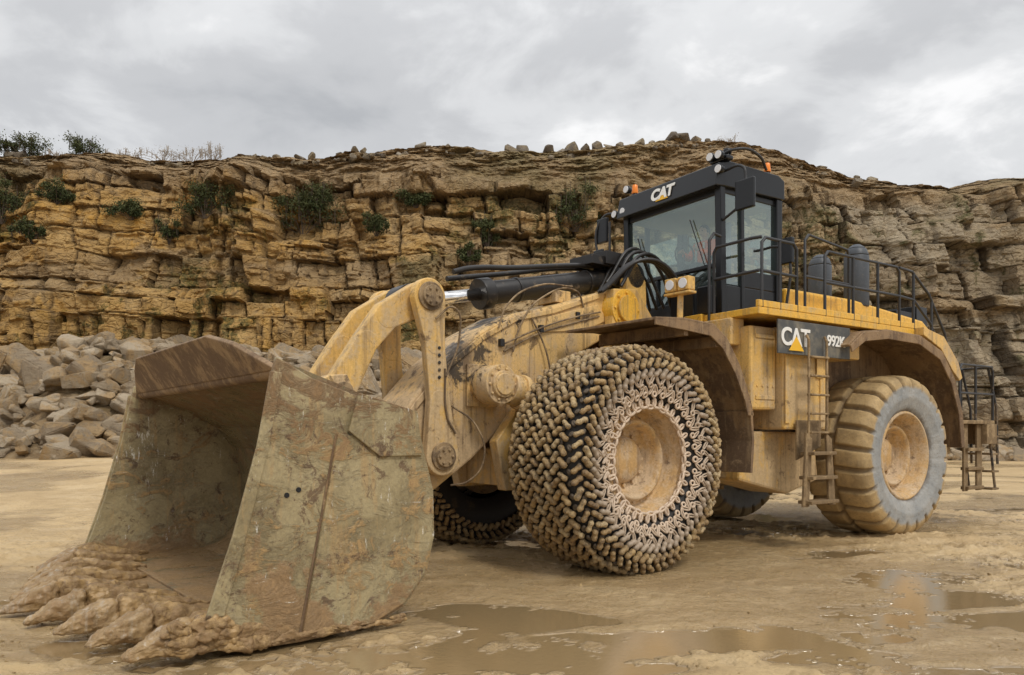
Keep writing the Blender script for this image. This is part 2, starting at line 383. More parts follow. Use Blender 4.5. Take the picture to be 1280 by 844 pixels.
Ht=np.interp(UX,tx,tz)+.7*(fbm(UX*.5,UX*0+9,5,61,.6)-.5)
Hf0=CZ[-1]; kern=np.ones(25)/25; Y0r=CYY[-1]; pad=np.pad(Y0r,12,mode='edge'); Y0s=np.convolve(pad,kern,'valid')
f0=np.exp(-UT*14)
Y0=Y0s[None,:]*(1-f0)+Y0r[None,:]*f0
UZ=Hf0[None,:]+(np.maximum(Ht,Hf0[None,:]+.2)-Hf0[None,:])*np.minimum(UT*1.6,1)**.85
nu=fbm(UX*.55,UZ*1.1+UT*4,6,63,.62)-.5
UY=Y0*(1-UT)+(CY+6)*UT+UT*1.0+nu*3.0*np.sin(UT*math.pi)**.7
UZ+=nu*.9*np.sin(np.minimum(UT*1.3,1)*math.pi)
pl=[6,14,40,120,300]
PX=np.repeat(cx[None,:],len(pl),0); PY=np.array([CY+7+p for p in pl])[:,None]+0*PX
PZ=np.repeat(UZ[-1][None,:],len(pl),0)-np.array([.2,.6,1.5,3,5])[:,None]
AX=np.vstack([CX,UX,PX]);AY=np.vstack([CYY,UY,PY]);AZ=np.vstack([CZ,UZ,PZ])
B=np.vstack([blk,fbm(UX*.5,UT*6,3,3),PX*0+.5])
CR=np.vstack([crack,UX*0,PX*0]); 
so_=np.clip(sst(.90,1,T+.12*(fbm(CX*.4,CZ*.4,4,90)-.5))*.9+sst(.62,.70,fbm(CX*.12+7,CZ*.35,5,91,.6))*.8,0,1)
SO=np.vstack([so_,UX*0+1,PX*0+1])
LY=np.vstack([rng.uniform(0,1,160)[lay],UX*0+.5,PX*0+.5])
m=N('limestone_cliff'); c=m.coord()
A=lambda n:m.new('ShaderNodeAttribute',attribute_name=n).outputs['Fac']
blkA,crA,soA,lyA=A('blk'),A('crack'),A('soil'),A('lay')
sp=m.new('ShaderNodeSeparateXYZ'); m.link(c,sp.inputs[0])
nb=m.noise(c,.07,5,.6,.4); n2=m.noise(c,.45,8,.7,.5); n3=m.noise(c,3.5,8,.78); ns_=m.noise(m.coord((.5,.5,2.2)),1.0,8,.75,.4); nv=m.noise(m.coord((1.2,1,.12)),.8,6,.6); n8=m.noise(c,1.3,8,.75,.8)
warm=m.math('ADD',m.ramp(sp.outputs[0],-30,22,1.05,.20),m.math('MULTIPLY',m.math('SUBTRACT',nb,.5),1.6))
col=m.mix(m.ramp(warm,.2,.8),(.38,.31,.215),(.53,.325,.115))
col=m.mix(m.ramp(blkA,.35,.85,0,.75),col,m.mix(m.ramp(warm,.2,.8),(.52,.43,.30),(.62,.43,.20)))
col=m.mix(m.ramp(lyA,.6,1,0,.45),col,(.29,.20,.115))
col=m.mix(m.ramp(ns_,.53,.62,0,.45),col,(.24,.165,.095))
col=m.mix(m.ramp(n2,.52,.62,0,.7),col,m.mix(m.ramp(warm,.2,.8),(.44,.34,.21),(.60,.325,.07)))
col=m.mix(m.ramp(n8,.55,.62,0,.65),col,(.19,.13,.08))
col=m.mix(m.ramp(nv,.57,.68,0,.6),col,(.12,.09,.06))
gm=m.math('ADD',n2,m.ramp(nb,.4,.60,-.10,.12)); gr=m.math('MULTIPLY',m.ramp(gm,.57,.63,0,.85),m.ramp(n3,.35,.55))
col=m.mix(gr,col,(.070,.080,.028))
soil=m.mix(m.ramp(n2,.4,.6),(.42,.29,.155),(.30,.205,.11)); soil=m.mix(m.ramp(n3,.50,.62,0,.7),soil,(.54,.42,.27))
soil=m.mix(m.ramp(n8,.52,.60,0,.6),soil,(.19,.13,.075))
soil=m.mix(m.ramp(nb,.52,.62,0,.5),soil,(.13,.125,.05))
col=m.mix(soA,col,soil)
col=m.mix(m.ramp(crA,.2,1,0,.85),col,(.065,.045,.03))
col=m.mix(m.ramp(n3,.56,.70,0,.55),col,(.13,.09,.055))
m.set(col,.9,0,.15)
v1=m.new('ShaderNodeTexVoronoi',feature='DISTANCE_TO_EDGE'); m.link(m.coord((1,1,1.6)),v1.inputs['Vector']); v1.inputs['Scale'].default_value=1.3
h=m.math('ADD',m.math('MULTIPLY',n3,1.1),m.math('ADD',m.math('ADD',m.math('MULTIPLY',ns_,.7),m.math('MULTIPLY',n8,.6)),m.ramp(v1.outputs['Distance'],0,.10,0,.45)))
m.bump(h,1.0,.22); M_cliff=m.m
gridmesh('quarry_cliff',AX,AY,AZ,M_cliff,{'blk':B,'crack':CR,'soil':SO,'lay':LY},False)

# ------------------------------------------------------------------ rocks
import bmesh
def rock_template(seed):
    r=random.Random(seed); bm=bmesh.new()
    for i in range(r.randint(14,26)):
        v=Vector((r.uniform(-1,1),r.uniform(-1,1),r.uniform(-1,1)))
        v=Vector([math.copysign(abs(q)**.6,q) for q in v])
        if v.length>1.25: v*=1.25/v.length
        bm.verts.new(v)
    res=bmesh.ops.convex_hull(bm,input=bm.verts)
    bmesh.ops.delete(bm,geom=[g for g in res['geom_interior'] if isinstance(g,bmesh.types.BMVert)],context='VERTS')
    bmesh.ops.dissolve_limit(bm,angle_limit=.2,verts=bm.verts,edges=bm.edges)
    bmesh.ops.bevel(bm,geom=list(bm.edges),offset=.06,segments=2,affect='EDGES',clamp_overlap=True)
    bm.verts.index_update(); V=np.array([v.co[:] for v in bm.verts]); F=[[v.index for v in f.verts] for f in bm.faces]; bm.free(); return V,F
TPL=[rock_template(i) for i in range(16)]
def rocks(name,items,mat):
    V=[];F=[];tone=[];b=0
    for (x,y,z,s) in items:
        t,f=TPL[R.randrange(len(TPL))]
        e=Matrix.Rotation(R.uniform(0,6.28),3,'Z')@Matrix.Rotation(R.uniform(-.7,.7),3,'X')@Matrix.Rotation(R.uniform(-.6,.6),3,'Y')
        sc=np.array([s*R.uniform(.8,1.3),s*R.uniform(.7,1.1),s*R.uniform(.45,.9)])
        q=(t*sc)@np.array(e).T+np.array([x,y,z]); V+=q.tolist(); F+=[[i+b for i in ff] for ff in f]
        tone+= [R.random()]*len(t); b+=len(t)
    o=mkobj(name,V,F,mat); at=o.data.attributes.new('tone','FLOAT','POINT'); at.data.foreach_set('value',tone); return o
def rockmat(name,a,b_,d,sc=1.):
    m=N(name); c=m.coord(); t=m.new('ShaderNodeAttribute',attribute_name='tone').outputs['Fac']
    n=m.noise(c,1.1*sc,8,.75,.5); n3=m.noise(c,5*sc,9,.8); n5=m.noise(m.coord((1,1,2.5)),2.2*sc,8,.75,.6)
    col=m.mix(t,a,b_); col=m.mix(m.ramp(n,.48,.57,0,.85),col,d); col=m.mix(m.ramp(n5,.55,.61,0,.55),col,(.19,.135,.085)); col=m.mix(m.ramp(n3,.54,.66,0,.55),col,(.15,.105,.065))
    m.set(col,.72,0,.3); m.bump(m.math('ADD',n3,m.math('ADD',n,n5)),1.0,.16/sc); return m.m
M_rock=rockmat('quarry_rock',(.56,.455,.32),(.33,.255,.17),(.48,.32,.155))
def pileh(x,y):
    top=np.interp(x,[-60,-40,-24,-20.5,-16,-10,-6,-2,2,5],[6.1,5.8,4.6,5.3,4.9,4.6,4.4,3.1,1.2,0])
    return top*sst(28.5,37,y+1.2*math.sin(x*.6))
items=[]
for i in range(3200):
    x=R.uniform(-45,5); y=R.uniform(27.5,43)
    s=R.choice([.15,.2,.25,.3,.35,.45,.55,.7,.4,.5,.65,.8]) if R.random()<.955 else R.uniform(.95,1.45)
    hh=float(pileh(np.array(x),y)); 
    if hh<.05 and (R.random()<.7 or s>.4): continue
    items.append((x,y,.75+hh-.15*s+R.uniform(-.1,.2),s))
rocks('rock_pile',items,M_rock)
px_=np.linspace(-48,8,110); py_=np.linspace(26,50,60); PX,PY=np.meshgrid(px_,py_)
PZ=np.array([[float(pileh(np.array(x),y)) for x in px_] for y in py_])*.95+.5+.5*(fbm(PX*.8,PY*.8,3,5)-.5)-.6*(1-sst(26,29,PY))-1.2*sst(3,7,PX)
gridmesh('rubble_slope',PX,PY,PZ,M_cliff,{'soil':PX*0+1,'blk':PX*0,'crack':PX*0,'lay':PX*0},False)
items=[]
for i in range(1200):
    x=R.uniform(-5,75); y=R.uniform(46,53.5)
    items.append((x,y,R.uniform(-.1,.25)+max(0,(y-50))*.5,R.choice([.15,.2,.3,.4,.5,.8])))
rocks('talus_rocks',items,M_rock)
items=[]
for p,q,s in [(318,196,.5),(330,195,.4),(345,196,.45),(375,196,.7),(390,197,.5),(425,193,.5),(445,190,.7),(455,189,.5),(527,184,.7),(535,184,.5),(560,186,.4),(640,189,.9),(652,189,.8),(686,189,.8),(700,188,.6),(715,186,1.1),(735,186,.7),(745,185,.7),(760,184,.6),(775,182,.5),(800,181,.6),(815,179,.5),(840,177,.9),(855,175,.9),(870,176,.6),(885,178,.5),(905,181,.4),(1010,209,.5),(1025,212,.8),(1070,230,.5),(1090,232,.6),(25,194,.9),(15,194,.7)]:
    y=CY+6.5; x=(p-640)/940*y; items.append((x,y,float(np.interp(x,tx,tz))+.15+s*.15,s*.72))
for i in range(320):
    x=R.uniform(-45,60); y=CY+R.uniform(4.5,7); 
    items.append((x,y+.3,float(np.interp(x,tx,tz))-.15-(CY+7-y)*.25,R.uniform(.1,.38)))
M_rock2=rockmat('rim_rock',(.36,.31,.24),(.15,.12,.09),(.32,.25,.15))
rocks('rim_boulders',items,M_rock2)

# ------------------------------------------------------------------ shrubs
m=N('shrub_leaves'); t=m.new('ShaderNodeAttribute',attribute_name='tone').outputs['Fac']
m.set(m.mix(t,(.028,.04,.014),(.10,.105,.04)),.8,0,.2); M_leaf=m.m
m=N('dry_grass'); t=m.new('ShaderNodeAttribute',attribute_name='tone').outputs['Fac']
m.set(m.mix(t,(.24,.19,.13),(.38,.33,.26)),.9,0,.1); M_dry=m.m
m=N('shrub_twigs'); M_twig=m.set((.07,.05,.035),.9)
m=N('dry_twigs'); M_twig2=m.set((.30,.25,.20),.9)
def shrub(cx_,cy_,cz_,w,h,dpt,n=2600,mat=None,leaf=.10,tw=None):
    par=bpy.data.objects.new('shrub',None); COL.objects.link(par); par.location=(cx_,cy_,cz_)
    V=[];F=[];tone=[]; cl=[(R.gauss(0,.36)*w,R.gauss(0,.36)*dpt,R.uniform(.15,.95)*h,R.uniform(.14,.32)) for _ in range(16)]
    for i in range(n):
        a=R.choice(cl); rad=a[3]*min(w,h*1.6)
        p=Vector((a[0]+R.gauss(0,.5)*rad,a[1]+R.gauss(0,.5)*rad,a[2]+R.gauss(0,.45)*rad))
        if p.z<-.2 : p.z=abs(p.z)
        d1=Vector((R.uniform(-1,1),R.uniform(-1,1),R.uniform(-1,1))).normalized()*leaf*R.uniform(.6,1.3)
        d2=d1.cross(Vector((R.uniform(-1,1),R.uniform(-1,1),R.uniform(-1,1)))).normalized()*leaf*.5
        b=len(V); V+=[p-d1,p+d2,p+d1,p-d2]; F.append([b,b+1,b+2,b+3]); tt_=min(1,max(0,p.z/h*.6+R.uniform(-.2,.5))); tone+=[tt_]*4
    o=mkobj('leaves',V,F,mat or M_leaf,par); at=o.data.attributes.new('tone','FLOAT','POINT'); at.data.foreach_set('value',tone)
    P=[]
    for a in cl: P.append([(a[0]*.1,a[1]*.1,-.3),(a[0]*.5,a[1]*.5,a[2]*.5),(a[0],a[1],a[2])])
    for k in range(26):
        a=R.choice(cl); P.append([(a[0],a[1],a[2]*.3),(a[0]+R.uniform(-.15,.15),a[1],a[2]+R.uniform(.1,.35)*h)])
    tubes('twigs',P,.018,tw or M_twig,par,Matrix())
def at_px(p,q,y): return ((p-640)/940*y, y, 1.7+(542-q)/940*y)
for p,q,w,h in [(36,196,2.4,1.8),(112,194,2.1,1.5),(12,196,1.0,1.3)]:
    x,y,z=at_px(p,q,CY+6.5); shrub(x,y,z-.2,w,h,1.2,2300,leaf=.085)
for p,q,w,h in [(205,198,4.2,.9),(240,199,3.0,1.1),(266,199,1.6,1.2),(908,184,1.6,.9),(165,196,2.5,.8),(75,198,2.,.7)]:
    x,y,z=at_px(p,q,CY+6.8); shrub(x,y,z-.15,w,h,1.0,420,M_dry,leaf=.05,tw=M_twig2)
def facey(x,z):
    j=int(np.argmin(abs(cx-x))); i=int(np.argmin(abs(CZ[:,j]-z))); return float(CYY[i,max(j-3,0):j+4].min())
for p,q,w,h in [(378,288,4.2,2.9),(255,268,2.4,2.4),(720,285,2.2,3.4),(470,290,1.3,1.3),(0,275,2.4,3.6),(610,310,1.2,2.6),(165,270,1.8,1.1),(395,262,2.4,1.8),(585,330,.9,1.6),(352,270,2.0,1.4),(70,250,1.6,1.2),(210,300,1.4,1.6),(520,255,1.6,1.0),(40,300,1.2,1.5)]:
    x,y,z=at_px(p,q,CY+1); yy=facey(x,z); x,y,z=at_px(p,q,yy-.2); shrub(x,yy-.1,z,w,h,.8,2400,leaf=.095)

# ------------------------------------------------------------------ wheel loader
L=bpy.data.objects.new('wheel_loader',None); COL.objects.link(L)
FM=Matrix.Translation((.317,10.95,0))@Matrix.Rotation(math.radians(218.9),4,'Z')
RM=Matrix.Translation((.47,11.07,0))@Matrix.Rotation(math.radians(213.9),4,'Z')

# ---- bucket
outer=[(5.3,.04),(4.6,.02),(3.95,.05),(3.62,.19),(3.42,.42),(3.33,.75),(3.34,1.15),(3.45,1.55),(3.68,1.86),(4.1,2.08),(4.76,2.30)]
inner=[(4.76,2.22),(4.14,1.99),(3.76,1.78),(3.54,1.5),(3.43,1.13),(3.42,.77),(3.5,.48),(3.67,.28),(3.97,.15),(4.6,.12),(5.3,.12)]
g=G(); g.prism(outer+inner,-2.38,2.38); fin(g,'bucket_shell',M_bin,L,FM,0)
side=[(5.42,.07),(5.1,.0),(4.6,-.01),(3.93,.02),(3.6,.16),(3.39,.4),(3.30,.75),(3.31,1.17),(3.40,1.5),(3.50,1.88),(4.1,2.03),(4.5,2.16),(4.80,2.32),(4.83,2.2),(4.95,1.6),(5.14,.9),(5.34,.3),(5.5,.16)]
g=G(); g.prism(side,2.38,2.44); g.prism(side,-2.44,-2.38); fin(g,'bucket_side_plates',M_bout,L,FM,.01)
g=G()
wp=[(4.60,.03),(3.95,.05),(3.64,.18),(3.43,.42),(3.345,.76),(3.355,1.15),(3.43,1.45),(3.47,1.62),(4.28,1.7)]
tp=[(3.47,1.5),(3.52,1.90),(4.1,2.05),(4.2,1.72),(3.9,1.5)]
for a,b_ in((2.44,2.475),(-2.475,-2.44)): g.prism(wp,a,b_)
for a,b_ in((2.475,2.505),(-2.505,-2.475)): g.prism(tp,a,b_)
fr=[(5.36,.3),(5.16,.9),(4.97,1.6),(4.86,2.2),(4.76,2.19),(4.87,1.6),(5.05,.9),(5.22,.3)]
for a,b_ in((2.44,2.465),(-2.465,-2.44)): g.prism(fr,a,b_)
fin(g,'bucket_wear_plates',M_bout,L,FM,.008)
g=G()
g.prism([(4.60,.05),(4.28,1.68),(4.30,1.69),(4.62,.06)],2.44,2.450)
fin(g,'weld_bead',M_fend,L,FM,.004)
g=G()
for a in((4.72,1.2),(4.62,1.24)): g.cyl((a[0],2.44,a[1]),(a[0],2.446,a[1]),.022,n=12)
fin(g,'bolt_holes',M_black,L,FM,0)
g=G()
g.quadplate([(4.74,-2.38,2.24),(4.74,2.38,2.24),(4.90,1.75,2.5),(4.98,1.3,2.60),(4.98,-1.3,2.60),(4.90,-1.75,2.5)],.05)
g.cyl((4.70,-2.37,2.22),(4.70,2.37,2.22),.07,n=16)
fin(g,'spill_guard',M_fend,L,FM,.01)
lip=[(5.25,2.42),(5.25,-2.42),(5.40,-2.42),(5.92,-.45),(5.92,.45),(5.40,2.42)]
g=G(); g.plan(lip[::-1],.03,.13); fin(g,'cutting_edge',M_bin,L,FM,.015)
g=G(); g.box(4.95,5.03,-2.37,2.37,.118,.15); fin(g,'floor_bars',M_bin,L,FM,.01)
g=G()
for s_ in(.27,-.47): 
    g.prism([(3.55,1.75),(3.45,1.45),(3.2,1.85),(3.08,2.15),(3.2,2.38),(3.42,2.36),(3.9,2.06)],s_,s_+.2)
    g.prism([(3.38,1.3),(3.5,.2),(3.15,.45),(2.95,.65),(2.98,.95)],s_+.02,s_+.18)
for s_ in(.55,-.7): 
    g.prism([(3.6,1.85),(3.4,1.3),(3.5,.25),(3.15,.4),(2.9,.65),(2.95,1.0),(3.1,1.7)],s_,s_+.12)
fin(g,'bucket_hinge_ears',M_boom,L,FM,.015)
V=[];F=[]
tv=[2.30,1.72,1.15,.57,0,-.57,-1.15,-1.72,-2.30]
def sect(V,F,secs,K=14,jit=.09):
    b=len(V)
    for (u,vc,hw,hh,zc) in secs:
        for k in range(K):
            t=2*math.pi*k/K; cs_=math.copysign(abs(math.cos(t))**.55,math.cos(t)); sn=math.copysign(abs(math.sin(t))**.6,math.sin(t))
            j=1+R.uniform(-jit,jit)
            V.append((u+R.uniform(-.015,.015),vc+hw*cs_*j,max(zc+hh*sn*j,-.03)))
    n_=len(secs)
    for i in range(n_-1):
        for k in range(K): F.append([b+i*K+k,b+i*K+(k+1)%K,b+(i+1)*K+(k+1)%K,b+(i+1)*K+k])
    F.append([b+(n_-1)*K+k for k in range(K)]); F.append([b+k for k in range(K)][::-1])
V2=[];F2=[]
for v0 in tv:
    tip=5.87+.56*(1-abs(v0)/2.33); q_=R.uniform(-.04,.04); yw=lambda du: v0-v0*.03*du+q_*du
    sect(V,F,[(tip+du,yw(du),hw,hh,zc) for du,hw,hh,zc in [(-1.25,.04,.02,.14),(-1.08,.08,.05,.15),(-.86,.10,.08,.165),(-.66,.13,.12,.18),(-.52,.145,.15,.18),(-.43,.14,.145,.17)]])
    sect(V2,F2,[(tip+du,yw(du),hw,hh,zc) for du,hw,hh,zc in [(-.46,.115,.12,.17),(-.38,.14,.135,.165),(-.27,.125,.105,.145),(-.16,.10,.075,.12),(-.06,.075,.045,.085),(.03,.05,.018,.055)]])
tx_=bpy.data.textures.new('mudlump','CLOUDS'); tx_.noise_scale=.08; tx_.noise_depth=4
for nm,VV_,FF_,mt in(('tooth_adapters',V,F,M_teeth),('tooth_tips',V2,F2,M_tooth2)):
    o=mkobj(nm,VV_,FF_,mt,L,FM,True); ss=o.modifiers.new('s','SUBSURF'); ss.levels=3; ss.render_levels=3
    dm=o.modifiers.new('d','DISPLACE'); dm.texture=tx_; dm.strength=.07; dm.mid_level=.5; dm.texture_coords='LOCAL'
V=[];F=[]
def blob(c,s):
    bm=bmesh.new(); bmesh.ops.create_icosphere(bm,subdivisions=2,radius=1); b=len(V)
    sx,sy,sz=s; ph_=R.uniform(0,9)
    for v in bm.verts:
        q=v.co; k=1+.28*math.sin(q.x*5+ph_)*math.sin(q.y*6+ph_*2)+.2*math.sin(q.z*9+q.x*7+ph_)+R.uniform(-.06,.06)
        V.append((c[0]+q.x*sx*k,c[1]+q.y*sy*k,c[2]+q.z*sz*k))
    for f_ in bm.faces: F.append([b+v.index for v in f_.verts])
    bm.free()
for i in range(60):
    u=R.uniform(4.9,5.6); z=R.uniform(.03,.08)+(.22*R.random()*(1 if u>5.1 else 0)); blob((u,2.45+R.uniform(-.02,.02),z),(R.uniform(.03,.11),.04,R.uniform(.03,.06)))
for i in range(70):
    v0=R.uniform(-2.35,2.35); e=5.38+.5*(1-abs(v0)/2.4); blob((e+R.uniform(-.16,.05),v0,R.uniform(.08,.12)),(R.uniform(.05,.12),R.uniform(.05,.14),R.uniform(.012,.035)))
for i in range(30): blob((R.uniform(3.6,4.9),2.475,R.uniform(.03,.08)),(R.uniform(.04,.11),.014,R.uniform(.015,.035)))
o=mkobj('caked_mud',V,F,M_teeth,L,FM,True)
ss=o.modifiers.new('s','SUBSURF'); ss.levels=1; ss.render_levels=1
dm=o.modifiers.new('d','DISPLACE'); dm.texture=tx_; dm.strength=.06; dm.mid_level=.5; dm.texture_coords='LOCAL'

# ---- boom
g=G()
boom=[(-1.55,3.72),(-1.35,3.86),(-1.05,3.84),(.02,3.50),(.7,3.33),(1.28,3.03),(1.85,2.6),(2.31,2.11),(2.75,1.55),(3.12,1.02),(3.2,.75),(3.1,.52),(2.85,.45),(2.5,.62),(2.14,.88),(1.41,1.36),(1.0,1.7),(.607,2.1),(.1,2.5),(-.5,2.85),(-1.2,3.2),(-1.5,3.4)]
g.prism(boom,-.40,.40); fin(g,'boom',M_boom,L,FM,.03)
g=G()
g.cyl((-1.30,-.62,3.57),(-1.30,.62,3.57),.30,n=32); g.cyl((-1.30,.62,3.57),(-1.30,.67,3.57),.2,n=32); 
for k in range(8):
    t=k*math.pi/4; g.cyl((-1.3+.245*math.cos(t),.62,3.57+.245*math.sin(t)),(-1.3+.245*math.cos(t),.645,3.57+.245*math.sin(t)),.025,n=8)
fin(g,'boom_pivot',M_yel,L,FM,.012)
g=G()
g.prism([(-1.1,3.40),(-.9,3.62),(.1,3.34),(.15,3.12),(-.6,3.2)],.40,.425)
g.cyl((3.0,-.75,.72),(3.0,.75,.72),.16)
up=[(-.9,3.78),(.02,3.46),(.7,3.29),(1.26,2.99),(1.82,2.57),(2.27,2.09),(2.7,1.55)]
g.prism(up+[(p[0]-.05,p[1]-.06) for p in up[::-1]],.40,.43)
g.box(-.55,-.25,-.2,.2,3.62,3.80)
fin(g,'boom_reinforcement',M_boom,L,FM,.01)
A0=(1.97,1.42);A1=(2.157,3.37)
g=G()
for s_ in(.46,-.60):
    g.arm(A0,.24,(2.01,2.1),.145,s_,s_+.13); g.arm((2.01,2.1),.145,(2.08,2.8),.14,s_+.004,s_+.126); g.arm((2.08,2.8),.14,A1,.225,s_,s_+.13)
fin(g,'rocker_lever',M_tan,L,FM,.015)
g=G()
for s_ in(.22,-.40):
    g.arm(A1,.21,(2.62,3.12),.17,s_,s_+.17); g.arm((2.62,3.12),.17,(2.9,2.78),.145,s_+.004,s_+.166); g.arm((2.9,2.78),.145,(3.24,2.18),.19,s_,s_+.17)
fin(g,'tilt_link',M_tan,L,FM,.02)
g=G()
for p in(A0,A1):
    g.cyl((p[0],-.66,p[1]),(p[0],.66,p[1]),.13,n=24); g.cyl((p[0],.585,p[1]),(p[0],.62,p[1]),.175,n=24)
    for k in range(6):
        t=k*math.pi/3; g.cyl((p[0]+.09*math.cos(t),.66,p[1]+.09*math.sin(t)),(p[0]+.09*math.cos(t),.685,p[1]+.09*math.sin(t)),.018,n=6)
g.cyl((3.24,-.5,2.18),(3.24,.5,2.18),.11)
fin(g,'linkage_pins',M_under,L,FM,.008)
d0=Vector((2.157,0,3.37)); d1=Vector((-1.82,0,4.20)); dd=(d1-d0)
pt=lambda t:d0+dd*t
g=G(); g.cyl(pt(0),pt(.36),.085,n=24); fin(g,'tilt_cylinder_rod',M_chrome,L,FM,0)
g=G(); g.cyl((2.157,-.15,3.37),(2.157,.15,3.37),.22); g.cyl(pt(.02),pt(.08),.13); g.cyl(pt(.29),pt(.335),.215,n=28); g.cyl(pt(.335),pt(.93),.165,n=28); g.cyl(pt(.93),pt(.97),.19,n=28); g.cyl((d1.x,-.35,d1.z-.02),(d1.x,.35,d1.z-.02),.2)
for t in(.45,.8): g.cyl(pt(t),pt(t+.012),.18,n=28)
fin(g,'tilt_cylinder_barrel',M_hose,L,FM,.01)
g=G(); g.prism([(-2.1,3.0),(-1.55,3.0),(-1.6,4.1),(-1.82,4.42),(-2.05,4.1)],.2,.35); g.prism([(-2.1,3.0),(-1.55,3.0),(-1.6,4.1),(-1.82,4.42),(-2.05,4.1)],-.35,-.2)
ff=[(-2.9,1.0),(1.0,.95),(1.15,1.6),(.6,2.25),(-.3,2.5),(-1.0,3.0),(-1.05,3.85),(-1.55,3.9),(-2.1,3.3),(-2.9,2.6)]
g.prism(ff,.43,.60); g.prism(ff,-.60,-.43)
g.box(-2.9,.9,-.43,.43,1.0,1.5); g.box(-2.9,-.9,-.43,.43,1.5,2.9)
fin(g,'front_frame',M_tan,L,FM,.015)
g=G(); g.cyl((0,-1.5,1.36),(0,1.5,1.36),.34); g.cyl((0,-.6,1.36),(0,.6,1.36),.52); g.box(-.6,.6,-1.0,1.0,1.0,1.5)
fin(g,'front_axle',M_under,L,FM,.02)
for s_ in(1,-1):
    g=G(); p=Vector((1.29,.78*s_,2.32)); q=Vector((-1.5,.80*s_,1.7)); D=(q-p).normalized()
    g.cyl((1.29,.40*s_,2.32),(1.29,.95*s_,2.32),.17,n=28); g.cyl((1.29,.60*s_,2.32),(1.29,.90*s_,2.32),.25,n=32); g.cyl((1.29,.90*s_,2.32),(1.29,.97*s_,2.32),.14,n=24)
    g.cyl(p+D*.2,p+D*.36,.2,n=24); g.cyl(p+D*.36,p+D*.44,.23,n=24); g.cyl(p+D*.44,q,.18,n=24)
    g.box(1.0,1.5,.405*s_ if s_>0 else -.44,.44 if s_>0 else -.405,2.05,2.6)
    for k in range(10):
        t=k*math.pi/5; g.cyl((1.29+.20*math.cos(t),.90*s_,2.32+.20*math.sin(t)),(1.29+.20*math.cos(t),.925*s_,2.32+.20*math.sin(t)),.022,n=6)
    fin(g,'lift_cylinder',M_boom,L,FM,.012)
g=G()
for s_ in(1,-1):
    g.cyl((-1.75,1.25*s_,3.1),(-1.78,1.25*s_,3.78),.045,n=12); g.box(-1.85,-1.68,1.25*s_-.24,1.25*s_+.24,3.74,3.78)
    for k in(-.12,.12):
        g.box(-1.84,-1.68,1.25*s_+k-.10,1.25*s_+k+.10,3.79,3.99)
fin(g,'headlamp_brackets',M_tan,L,FM,.015)
g=G()
for s_ in(1,-1):
    for k in(-.12,.12): g.cyl((-1.68,1.25*s_+k,3.89),(-1.665,1.25*s_+k,3.89),.075,n=20)
fin(g,'headlamp_lenses',M_lens,L,FM,.004)
def shell(path,v0,v1,t=.03):
    P=[Vector((a,b)) for a,b in path]; up=[];dn=[]
    for i,p in enumerate(P):
        d=(P[min(i+1,len(P)-1)]-P[max(i-1,0)]).normalized(); n=Vector((-d.y,d.x)); up.append(tuple(p+n*t*.5)); dn.append(tuple(p-n*t*.5))
    return up+dn[::-1],v0,v1
for s_ in(1,-1):
    g=G(); a,b=(.62,2.25) if s_>0 else(-2.25,-.62)
    pth=[(-.05,3.12),(-.6,3.16),(-1.2,3.14),(-1.5,2.98),(-1.8,2.62),(-2.05,2.15),(-2.12,1.95)]
    g.prism(*shell(pth,a,b,.035)); 
    g.prism(*shell([(-2.08,2.02),(-2.12,1.6),(-2.08,1.15)],a+.05 if s_>0 else a,b if s_>0 else b-.05,.05))
    e0,e1=(b-.03,b) if s_>0 else(a,a+.03)
    outl=pth+[( -2.0,1.95),(-1.93,2.15),(-1.7,2.52),(-1.42,2.84),(-1.15,2.99),(-.6,3.02),(-.05,3.04)]
    g.prism(outl,e0,e1)
    for uu in(-.7,-1.35): g.box(uu-.04,uu+.04,a+.05,b-.05,2.96 if uu>-1 else 2.86,3.12 if uu>-1 else 3.0)
    fin(g,'front_fender',M_fend,L,FM,.006)
hs=[[(1.45,.05,3.85),(1.2,.05,3.93),(.4,.05,4.05),(-.6,.05,4.22),(-1.3,.05,4.32)],
    [(1.40,-.18,3.80),(.4,-.18,4.0),(-.9,-.18,4.26),(-1.5,-.18,4.3)]]
tubes('tilt_hydraulic_pipes',hs,.038,M_hose,L,FM,True)
hz=[]
for k in range(9):
    v=.6-.15*k; hz.append([(-1.2,v,3.9+.05*(k%3)),(-1.6-.1*(k%3),v+.05,4.42+.09*(k%3)),(-2.2,v+.02+.06*math.sin(k*2),4.3-.05*(k%2)),(-2.55,v,3.75)])
for k in range(3): hz.append([(-.9,.42+.04*k,3.8),(-1.5,.75+.05*k,4.3),(-2.0,.9+.05*k,4.05),(-2.35,.85,3.3)])
tubes('hydraulic_hoses',hz,.028,M_hose,L,FM,True)
tubes('boom_lines',[[(2.1,.62,3.1),(1.85,.66,3.25),(1.75,.62,2.9),(1.95,.62,2.4)],[(1.95,.60,2.5),(1.92,.61,1.9),(1.8,.61,1.7)],[(.4,.42,3.3),(.2,.47,2.9),(.1,.5,2.5)],[(-.6,.42,3.55),(-.4,.48,3.75),(.3,.46,3.55),(.6,.44,3.2),(.75,.44,2.8)],
  [(1.75,.45,2.05),(1.55,.7,1.8),(1.45,.72,1.35),(1.6,.6,1.1),(1.8,.5,1.05)],[(1.0,.45,3.1),(.9,.5,3.4),(.3,.48,3.75),(-.3,.5,3.8)],[(.9,.45,2.9),(.3,.46,3.15),(-.4,.46,3.38),(-.9,.46,3.5)],[(.9,.43,2.8),(.3,.44,3.08),(-.4,.44,3.3),(-.9,.44,3.44)]],.013,M_under,L,FM,True)
g=G()
for k in range(5): g.cyl((2.03,.59,2.75-.09*k),(2.03,.602,2.75-.09*k),.022,n=10)
